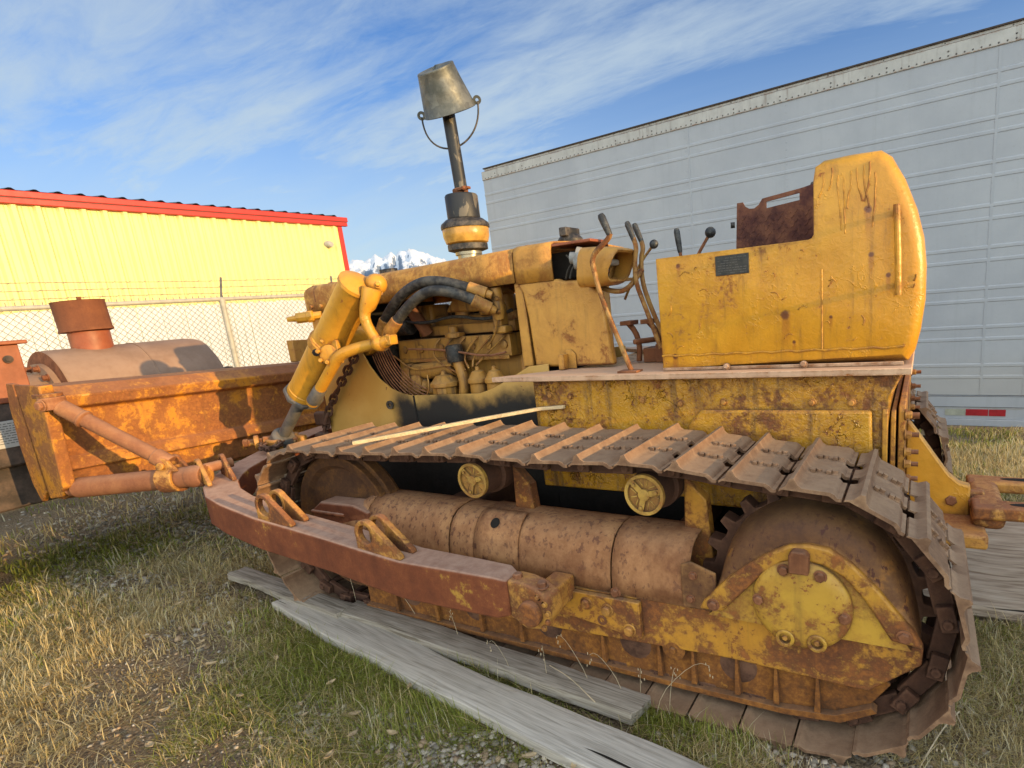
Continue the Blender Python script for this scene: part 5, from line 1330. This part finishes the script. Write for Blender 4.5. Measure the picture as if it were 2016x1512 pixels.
# =================================================================== GROUND, GRASS, STONES
def gheight(x, y):
    x = np.asarray(x, float); y = np.asarray(y, float)
    near = np.exp(-((x+3)**2/160+(y-1.5)**2/90))
    h = (fnoise(x*.5+9, y*.5, 21, 5)-.5)*.10+(fnoise(x*4, y*4, 22, 3)-.5)*.022
    # keep it level under the tracks and boards
    pad = np.clip((np.abs(y-3.0)-1.45)/.35, 0, 1)*1.0; inx = np.clip((np.abs(x+1.7)-2.2)/.6, 0, 1)
    k = np.maximum(pad, inx)
    bd_ = np.clip(np.abs(y-(1.65-.125*(x+1.95)))/.30, 0.25, 1)
    return h*k*bd_*np.clip(near*3, .2, 1)-.012-.01*(1-k)-.20*np.clip((y-5.2)/2.0, 0, 1)*np.clip((x+9)/3, 0, 1)+.026*(1-k)
def m_ground():
    g = N('ground_soil_gravel'); v = g.coord(0, rnd=False, kind='Object')
    big = g.noise(v, .9, 6, .6); med = g.noise(v, 7, 6, .65); fin = g.noise(v, 60, 5, .7)
    c = g.mix(g.step(big, .35, .65), (.24, .17, .105), (.33, .245, .15))
    c = g.mix(g.step(med, .4, .7, 0, .6), c, (.36, .28, .17))
    peb = g.vor(v, 55, 'F1', 'Color'); pd = g.vor(v, 55)
    gm_ = g.math('MULTIPLY', g.step(g.math('ADD', g.math('MULTIPLY', big, .6), g.math('MULTIPLY', med, .4)), .50, .60), g.step(pd, .38, .5, 1, 0))
    c = g.mix(g.math('MULTIPLY', gm_, .7), c, g.ramp(g.sep(peb)[0], [(.1, (.20, .17, .14)), (.5, (.36, .32, .28)), (.9, (.5, .47, .42))]))
    h = g.math('ADD', g.math('MULTIPLY', fin, .7), g.math('SUBTRACT', med, g.math('MULTIPLY', pd, .6)))
    c = g.mix(g.step(fin, .42, .66, 0, .55), c, (.07, .045, .03))
    return g.done(c, .95, g.bump(h, 1.0, .035), 0, .2)
M['ground'] = m_ground()
def axis(c0, c1, far, st=.06):
    a = list(np.arange(c0, c1, st)); x = c1; d = st
    while x < far: x += d; d *= 1.25; a.append(x)
    x = c0; d = st; b = []
    while x > -far: x -= d; d *= 1.25; b.append(x)
    return np.array(b[::-1]+a)
gx = axis(-9.5, 3.0, 5000); gy = axis(-1.0, 7.5, 5000)
XX, YY = np.meshgrid(gx, gy, indexing='ij')
grid_obj('ground', XX, YY, gheight(XX, YY), M['ground'])

CAMP = np.array([0, 0, 1.65])
def keep_out(x, y):
    """True where nothing may grow: boards, track pads, machine base"""
    b1 = (np.abs(y-np.interp(x, [-3.42, -2.7, -1.95, -1.15, -.5, .25], [1.895, 1.77, 1.65, 1.555, 1.48, 1.395])) < .105) & (x > -3.42) & (x < .3)
    b2 = (np.abs(y-np.interp(x, [-4.1, -2.85, -1.6, -.96], [1.965, 1.885, 1.825, 1.755])) < .075) & (x > -4.1) & (x < -.95)
    t1 = (np.abs(y-2.11) < .29) & (x > -3.25) & (x < -.1)
    t2 = (np.abs(y-4.09) < .29) & (x > -3.25) & (x < -.1)
    mc = (x < -5.9) & (x > -6.4) & (y > .3) & (y < 1.4)
    tr_ = (y > 8.08-.0765*(x-.7))
    tm = (x > 0) & (x < 2.2) & (y > 2.98) & (y < 3.6)
    return b1 | b2 | t1 | t2 | mc | tr_ | tm
def patchiness(x, y):
    d = fnoise(x*1.1+3, y*1.1+7, 31, 4); e = fnoise(x*3.7, y*3.7, 32, 3)
    p = d*.65+e*.35
    # bare gravel strips seen in front of the track, down the left and by the nose
    bare = np.exp(-(((x+1.0)/1.0)**2+((y-1.30)/.17)**2))*1.15
    bare = np.maximum(bare, np.exp(-(((x+5.0)/.9)**2+((y-1.62-.12*(x+5))/.14)**2))*.75)
    bare = np.maximum(bare, np.exp(-(((x+.15)/.5)**2+((y-1.82)/.16)**2))*1.0)
    bare = np.maximum(bare, np.exp(-(((x+5.6)/1.2)**2+((y-2.5)/.35)**2))*.85)
    bare = np.maximum(bare, np.exp(-(((x+.05)/.35)**2+((y-2.2)/.5)**2))*.6)
    bare = np.maximum(bare, np.exp(-(((x+2.35)/.35)**2+((y-1.27)/.10)**2))*.6)
    return p, bare
def blades(n, xr, yr, hmin, hmax, dens_far=3.0, seed=1, green_bias=0.0, wmul=1.0, lean=.55, seg=3):
    r = np.random.default_rng(seed)
    x = r.uniform(*xr, n); y = r.uniform(*yr, n)
    dist = np.hypot(x, y)
    keep = r.random(n) < np.clip((dens_far/dist)**1.3, .06, 1)
    p, bare = patchiness(x, y)
    keep &= (r.random(n) > bare*1.05) & (r.random(n) < np.clip((p-.31)*5.0, .08, 1)) & ~keep_out(x, y)
    x, y, dist, p = x[keep], y[keep], dist[keep], p[keep]; n = len(x)
    g = fnoise(x*.8+11, y*.8+5, 41, 4)
    # greener beside the boards and under the machine, straw in the open
    side = np.exp(-(np.abs(y-np.interp(x, [-3.5, .3], [1.75, 1.28]))/.16)**2)*(x > -3.6)*(x < -1.2)
    far = np.clip((y-4.2)/1.2, 0, 1)
    isg = (r.random(n) < np.clip((g-.46)*2.6+.32+side*.38+green_bias-.0*far, .04, .95))
    h = r.uniform(hmin, hmax, n)*(.65+.7*p)*np.where(isg, .8, 1.0)*.82
    w = (.0013+.0010*r.random(n))*wmul*np.clip(dist/2.6, 1, 2.6)
    az = r.uniform(0, 2*PI, n); fall = fnoise(x*2.2+1, y*2.2+2, 43, 2)*4*PI
    az = np.where(r.random(n) < .35, fall, az)
    ln = np.abs(r.normal(lean, .5, n))*h; ln = np.minimum(ln, h*1.7)
    z0 = gheight(x, y)-.004
    dx, dy = np.cos(az), np.sin(az); sx, sy = -dy, dx
    V = np.zeros((n, (seg+1)*2-1, 3)); kn = r.uniform(1.5, 2.4, n)
    hz = np.sqrt(np.maximum(h**2-(ln*.55)**2, (.25*h)**2))
    for i in range(seg+1):
        t = i/seg; cx_ = x+dx*ln*t**kn; cy_ = y+dy*ln*t**kn; cz_ = z0+hz*(t-.22*t**3*np.minimum(ln/h, 1))
        ww = w*(1-t)**.6 if i < seg else w*0
        if i < seg:
            V[:, 2*i] = np.stack([cx_-sx*ww, cy_-sy*ww, cz_], -1); V[:, 2*i+1] = np.stack([cx_+sx*ww, cy_+sy*ww, cz_], -1)
        else: V[:, 2*seg] = np.stack([cx_, cy_, cz_], -1)
    a = r.random((n, 1))
    straw = np.array([.72, .57, .27])*(.65+.6*a); straw2 = np.array([.54, .41, .20])*(.65+.55*a); pale = np.array([.74, .66, .43])*(.85+.3*a)
    q = r.random((n, 1)); st_ = np.where(q < .5, straw, np.where(q < .78, straw2, pale))
    gr = np.array([.20, .24, .05])*(.65+1.1*a)+np.array([.11, .06, 0])*r.random((n, 1))
    c = np.where(isg[:, None], gr, st_)
    return V, c, seg
def blade_obj(name, sets, mat):
    Vs, Cs, Fs = [], [], []; off = 0
    for V, c, seg in sets:
        n, k, _ = V.shape; base = (np.arange(n)*k+off)[:, None]
        for i in range(seg-1):
            Fs.append((base+np.array([[2*i, 2*i+1, 2*i+3]]), base+np.array([[2*i, 2*i+3, 2*i+2]])))
        Fs.append((base+np.array([[2*seg-2, 2*seg-1, 2*seg]]),))
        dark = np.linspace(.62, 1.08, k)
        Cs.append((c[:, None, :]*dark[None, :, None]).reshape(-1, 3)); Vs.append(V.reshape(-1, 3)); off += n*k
    V = np.concatenate(Vs); C = np.concatenate(Cs); F = np.concatenate([np.concatenate(f) for f in Fs])
    me = bpy.data.meshes.new(name); me.vertices.add(len(V)); me.vertices.foreach_set('co', V.ravel())
    me.loops.add(F.size); me.loops.foreach_set('vertex_index', F.ravel().astype(np.int32))
    me.polygons.add(len(F)); me.polygons.foreach_set('loop_start', np.arange(0, F.size, 3, dtype=np.int32)); me.polygons.foreach_set('loop_total', np.full(len(F), 3, np.int32))
    ca = me.color_attributes.new('tint', 'FLOAT_COLOR', 'POINT'); ca.data.foreach_set('color', np.c_[C, np.ones(len(C))].ravel())
    me.update(); me.polygons.foreach_set('use_smooth', [True]*len(me.polygons))
    me.materials.append(mat); o = bpy.data.objects.new(name, me); COL.objects.link(o); return o
def m_grass():
    g = N('grass_blade'); at = g.n('ShaderNodeVertexColor'); at.layer_name = 'tint'
    g.done(at.outputs[0], .6, None, 0, .25)
    tr = g.n('ShaderNodeBsdfTranslucent'); g.set(tr.inputs[0], at.outputs[0])
    mx = g.n('ShaderNodeMixShader'); mx.inputs[0].default_value = .40
    g.t.links.new(g.b.outputs[0], mx.inputs[1]); g.t.links.new(tr.outputs[0], mx.inputs[2]); g.t.links.new(mx.outputs[0], g.out.inputs[0])
    return g.m
M['grass'] = m_grass()
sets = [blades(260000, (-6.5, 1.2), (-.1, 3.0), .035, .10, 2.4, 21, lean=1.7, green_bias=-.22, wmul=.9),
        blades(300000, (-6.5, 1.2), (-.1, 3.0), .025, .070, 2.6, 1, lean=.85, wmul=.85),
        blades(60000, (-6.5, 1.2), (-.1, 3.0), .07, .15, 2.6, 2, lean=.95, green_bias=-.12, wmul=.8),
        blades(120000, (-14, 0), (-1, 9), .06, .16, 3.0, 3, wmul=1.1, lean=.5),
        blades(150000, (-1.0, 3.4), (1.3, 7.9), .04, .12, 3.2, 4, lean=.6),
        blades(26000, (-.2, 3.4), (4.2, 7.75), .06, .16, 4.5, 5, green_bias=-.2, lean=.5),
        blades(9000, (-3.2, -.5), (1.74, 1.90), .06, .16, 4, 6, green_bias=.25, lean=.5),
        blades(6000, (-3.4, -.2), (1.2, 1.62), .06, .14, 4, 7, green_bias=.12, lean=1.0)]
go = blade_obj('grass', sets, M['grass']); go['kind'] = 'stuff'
# a few taller dry seed stems
r_ = np.random.default_rng(5); mbs = MB()
stems = [(-1.42, 1.80, .30), (-1.20, 1.82, .26), (-1.05, 1.83, .30), (-.98, 1.84, .24), (-.90, 1.80, .32), (-1.6, 1.78, .25), (-2.0, 1.88, .2), (-2.35, 1.95, .22), (-.30, 1.66, .20), (.02, 1.80, .26), (.10, 1.74, .2), (-.85, 1.83, .22), (-2.9, 1.98, .28)]
for x, y, h in stems:
    a = r_.uniform(0, 2*PI); l = h*r_.uniform(.3, .7); pts = [(x, y, 0)]
    for t in (.4, .75, .95, 1.05): pts.append((x+math.cos(a)*l*t**2, y+math.sin(a)*l*t**2*.5, h*(t if t < 1 else .93)))
    mbs.tube(pts, [.0013, .0012, .001, .0008, .0007], 5, 1)
    for k in range(5):
        p = Vector(pts[-1])+Vector((r_.uniform(-.02, .02), r_.uniform(-.01, .01), -.012*k)); mbs.ball(p, .0026, 6, (.8, .8, 2.6))
for x, y, l, a in ((-1.42, 1.83, .34, -.42), (.05, 1.86, .3, 1.2), (.25, 1.75, .35, -.9), (.18, 2.0, .3, 1.9)):
    mbs.tube([(x, y, .10), (x+math.cos(a)*l*.5, y+math.sin(a)*l*.5, .125), (x+math.cos(a)*l, y+math.sin(a)*l, .10)], .0024, 5, 2)
so = obj('dry_stems', mbs, plain('dry_stem', (.50, .40, .26), .8, var=.2, seed=61), None); so['kind'] = 'stuff'

# loose stones
t_ = (1+5**.5)/2
ICO = np.array([(-1, t_, 0), (1, t_, 0), (-1, -t_, 0), (1, -t_, 0), (0, -1, t_), (0, 1, t_), (0, -1, -t_), (0, 1, -t_), (t_, 0, -1), (t_, 0, 1), (-t_, 0, -1), (-t_, 0, 1)])/1.9
ICF = np.array([(0, 11, 5), (0, 5, 1), (0, 1, 7), (0, 7, 10), (0, 10, 11), (1, 5, 9), (5, 11, 4), (11, 10, 2), (10, 7, 6), (7, 1, 8), (3, 9, 4), (3, 4, 2), (3, 2, 6), (3, 6, 8), (3, 8, 9), (4, 9, 5), (2, 4, 11), (6, 2, 10), (8, 6, 7), (9, 8, 1)])
def stones(n, cx_, cy_, sx_, sy_, smin, smax, seed):
    r = np.random.default_rng(seed); x = r.normal(cx_, sx_, n); y = r.normal(cy_, sy_, n)
    k = ~keep_out(x, y); x, y = x[k], y[k]; n = len(x)
    s = smin+(smax-smin)*r.random(n)**2.2
    V = ICO[None]*(1+r.normal(0, .16, (n, 12, 1)))*s[:, None, None]*np.stack([r.uniform(.8, 1.3, n), r.uniform(.7, 1.1, n), r.uniform(.4, .75, n)], -1)[:, None, :]
    a = r.uniform(0, 2*PI, n); ca, sa = np.cos(a)[:, None], np.sin(a)[:, None]
    X_ = V[..., 0]*ca-V[..., 1]*sa+x[:, None]; Y_ = V[..., 0]*sa+V[..., 1]*ca+y[:, None]; Z_ = V[..., 2]+(gheight(x, y)+s*.22)[:, None]
    g = r.random((n, 1)); c = np.where(r.random((n, 1)) < .25, np.array([.34, .24, .15])*(.6+.7*g), np.array([.36, .31, .245])*(.5+.95*g))
    return np.stack([X_, Y_, Z_], -1), c
SS = [stones(3600, -1.05, 1.30, .50, .11, .004, .018, 1), stones(1800, -.15, 1.80, .32, .12, .004, .017, 2), stones(1500, -5.0, 1.62, .8, .20, .005, .024, 3), stones(4200, -5.8, 2.5, 1.2, .42, .005, .026, 4),
      stones(3600, -2.6, 1.15, 1.6, .4, .003, .012, 5), stones(500, .1, 2.3, .25, .45, .004, .014, 6), stones(300, -3.4, 2.1, .5, .12, .004, .015, 7), stones(500, -2.35, 1.27, .25, .10, .004, .014, 8)]
V = np.concatenate([s[0].reshape(-1, 3) for s in SS]); n_ = len(V)//12
F = (ICF[None]+(np.arange(n_)*12)[:, None, None]).reshape(-1, 3)
Cc = np.concatenate([np.repeat(s[1], 12, 0) for s in SS])
me = bpy.data.meshes.new('gravel'); me.vertices.add(len(V)); me.vertices.foreach_set('co', V.ravel()); me.loops.add(F.size); me.loops.foreach_set('vertex_index', F.ravel().astype(np.int32))
me.polygons.add(len(F)); me.polygons.foreach_set('loop_start', np.arange(0, F.size, 3, dtype=np.int32)); me.polygons.foreach_set('loop_total', np.full(len(F), 3, np.int32))
ca = me.color_attributes.new('tint', 'FLOAT_COLOR', 'POINT'); ca.data.foreach_set('color', np.c_[Cc, np.ones(len(Cc))].ravel()); me.update()
g = N('gravel_stone'); at = g.n('ShaderNodeVertexColor'); at.layer_name = 'tint'; g.done(at.outputs[0], .85, g.bump(g.noise(g.coord(0, rnd=False), 220, 4), .4, .002), 0, .3)
me.materials.append(g.m); o = bpy.data.objects.new('gravel', me); COL.objects.link(o); o['kind'] = 'stuff'
# curled dry leaves
mb = MB(); r = np.random.default_rng(9)
spots = [(-2.02, 1.13), (-2.35, 1.25), (-2.5, 1.05), (-1.75, 1.05), (-1.72, 1.22), (-2.1, 1.32), (-1.55, 1.12), (-2.75, 1.2), (-3.0, 1.0), (-1.85, 1.30), (-1.3, 1.28), (-2.25, .98)]+[(r.uniform(-4.5, -1), r.uniform(.8, 1.6)) for _ in range(26)]
for x, y in spots:
    if keep_out(np.array([x]), np.array([y]))[0]: continue
    a = r.uniform(0, 2*PI); s = r.uniform(.014, .028); cu = r.uniform(.3, .9); z = float(gheight(x, y))+r.uniform(.025, .05); rows = []
    for i in range(6):
        t = i/5; w_ = s*.55*math.sin(PI*min(1, t*.92+.06))**.8; row = []
        for j in (-1, -.5, 0, .5, 1):
            px, py, pz = s*2*(t-.5), w_*j, s*cu*(abs(j)**1.5*.5+(t-.5)**2*1.2)
            row.append((x+px*math.cos(a)-py*math.sin(a), y+px*math.sin(a)+py*math.cos(a), z+pz))
        rows.append(row)
    mb.strip(rows)
lo = obj('leaf_litter', mb, M['leafdry'], None, solid=.0006); lo['kind'] = 'stuff'

# =================================================================== SKY, SUN, CAMERA
SUN_EL, SUN_AZ = rad(9.0), rad(-2.5)          # azimuth measured from +x towards +y
w = bpy.data.worlds.new('World'); S.world = w; w.use_nodes = True; nt = w.node_tree; nt.nodes.clear()
def wn(t, **k):
    x = nt.nodes.new(t)
    for a, b in k.items(): setattr(x, a, b)
    return x
out = wn('ShaderNodeOutputWorld'); bg = wn('ShaderNodeBackground'); nt.links.new(bg.outputs[0], out.inputs[0])
sky = wn('ShaderNodeTexSky', sky_type='NISHITA', sun_disc=False)
sky.sun_elevation = SUN_EL; sky.sun_rotation = PI/2-SUN_AZ; sky.altitude = 1300; sky.air_density = 1.0; sky.dust_density = 1.2; sky.ozone_density = 2.0
bg.inputs['Strength'].default_value = .15
tc = wn('ShaderNodeTexCoord'); sx = wn('ShaderNodeSeparateXYZ'); nt.links.new(tc.outputs['Generated'], sx.inputs[0])
def wm(op, a, b=None, clamp=False):
    x = wn('ShaderNodeMath', operation=op); x.use_clamp = clamp
    for i, q in enumerate((a, b)):
        if q is None: continue
        if isinstance(q, bpy.types.NodeSocket): nt.links.new(q, x.inputs[i])
        else: x.inputs[i].default_value = q
    return x.outputs[0]
def wmix(f, a, b, mode='MIX'):
    x = wn('ShaderNodeMix', data_type='RGBA', blend_type=mode)
    for i, q in ((0, f), (6, a), (7, b)):
        if isinstance(q, bpy.types.NodeSocket): nt.links.new(q, x.inputs[i])
        else: x.inputs[i].default_value = (*q, 1) if isinstance(q, tuple) else q
    return x.outputs[2]
def wstep(v, lo, hi, a=0., b=1.):
    x = wn('ShaderNodeMapRange', interpolation_type='SMOOTHSTEP'); nt.links.new(v, x.inputs[0])
    for i, q in enumerate((lo, hi, a, b)): x.inputs[i+1].default_value = q
    return x.outputs[0]
zz = wm('MAXIMUM', sx.outputs[2], 0.0); den = wm('ADD', zz, .16)
cb = wn('ShaderNodeCombineXYZ'); nt.links.new(wm('DIVIDE', sx.outputs[0], den), cb.inputs[0]); nt.links.new(wm('DIVIDE', sx.outputs[1], den), cb.inputs[1])
mp = wn('ShaderNodeMapping'); nt.links.new(cb.outputs[0], mp.inputs[0]); mp.inputs['Rotation'].default_value = (0, 0, rad(-38)); mp.inputs['Scale'].default_value = (.55, 1.5, 1)
def wnoise(v, s, d, r, di=0):
    x = wn('ShaderNodeTexNoise'); nt.links.new(v, x.inputs['Vector'])
    for k, q in (('Scale', s), ('Detail', d), ('Roughness', r), ('Distortion', di)): x.inputs[k].default_value = q
    return x.outputs['Fac']
n1 = wnoise(mp.outputs[0], 1.35, 9, .60, .5); n2 = wnoise(mp.outputs[0], 5.5, 8, .66, .8); n3 = wnoise(cb.outputs[0], .5, 3, .5)
cl = wm('ADD', wm('MULTIPLY', n1, .56), wm('ADD', wm('MULTIPLY', n2, .20), wm('MULTIPLY', n3, .24)))
mask = wstep(cl, .37, .63)
hz = wstep(sx.outputs[2], .02, .44, 1.0, 0.0)
mask = wm('MAXIMUM', wm('MULTIPLY', mask, .85), wm('MULTIPLY', hz, wstep(n1, .2, .7, .75, 1.0)))
base = wmix(1.0, sky.outputs[0], (0.58, 0.98, 1.50), 'MULTIPLY')
cloud = wmix(wstep(sx.outputs[2], .02, .5), (4.1, 5.0, 5.4), (3.4, 4.15, 4.9))
col = wmix(mask, base, cloud)
# added warm fill: unseen sky behind the camera brightened for the shaded sides
vd = wn('ShaderNodeVectorMath', operation='DOT_PRODUCT'); nt.links.new(tc.outputs['Generated'], vd.inputs[0]); vd.inputs[1].default_value = (.42, -.82, .38)
sky_fill = wstep(vd.outputs['Value'], .15, .92)
col = wmix(1.0, col, wmix(sky_fill, (1.0, 1.0, 1.0), (5.1, 4.0, 2.85)), 'MULTIPLY')
nt.links.new(col, bg.inputs[0])
sl = bpy.data.lights.new('sun', 'SUN'); sl.energy = 5.2; sl.angle = rad(.53); sl.color = (1.0, .66, .28)
so_ = bpy.data.objects.new('sun', sl); COL.objects.link(so_)
dv = Vector((math.cos(SUN_EL)*math.cos(SUN_AZ), math.cos(SUN_EL)*math.sin(SUN_AZ), math.sin(SUN_EL)))
so_.rotation_euler = dv.to_track_quat('Z', 'Y').to_euler(); so_.location = (12, -3, 9)

cam = bpy.data.cameras.new('camera'); co = bpy.data.objects.new('camera', cam); COL.objects.link(co)
cam.sensor_fit = 'HORIZONTAL'; cam.sensor_width = 36.0; cam.lens = 20.2968
cam.shift_x = -0.092574; cam.shift_y = 0.051910; cam.clip_start = .05; cam.clip_end = 9000
co.matrix_world = Matrix([[0.879166, -0.030779, 0.475521, 0.0], [0.468296, 0.240363, -0.85025, 0.0], [-0.088128, 0.970195, 0.225733, 1.65], [0, 0, 0, 1]])
S.camera = co
S.view_settings.view_transform = 'Standard'; S.view_settings.look = 'None'; S.view_settings.exposure = 0.0; S.view_settings.gamma = 1.0
S.cycles.max_bounces = 6; S.cycles.diffuse_bounces = 3; S.cycles.glossy_bounces = 3; S.cycles.transparent_max_bounces = 4
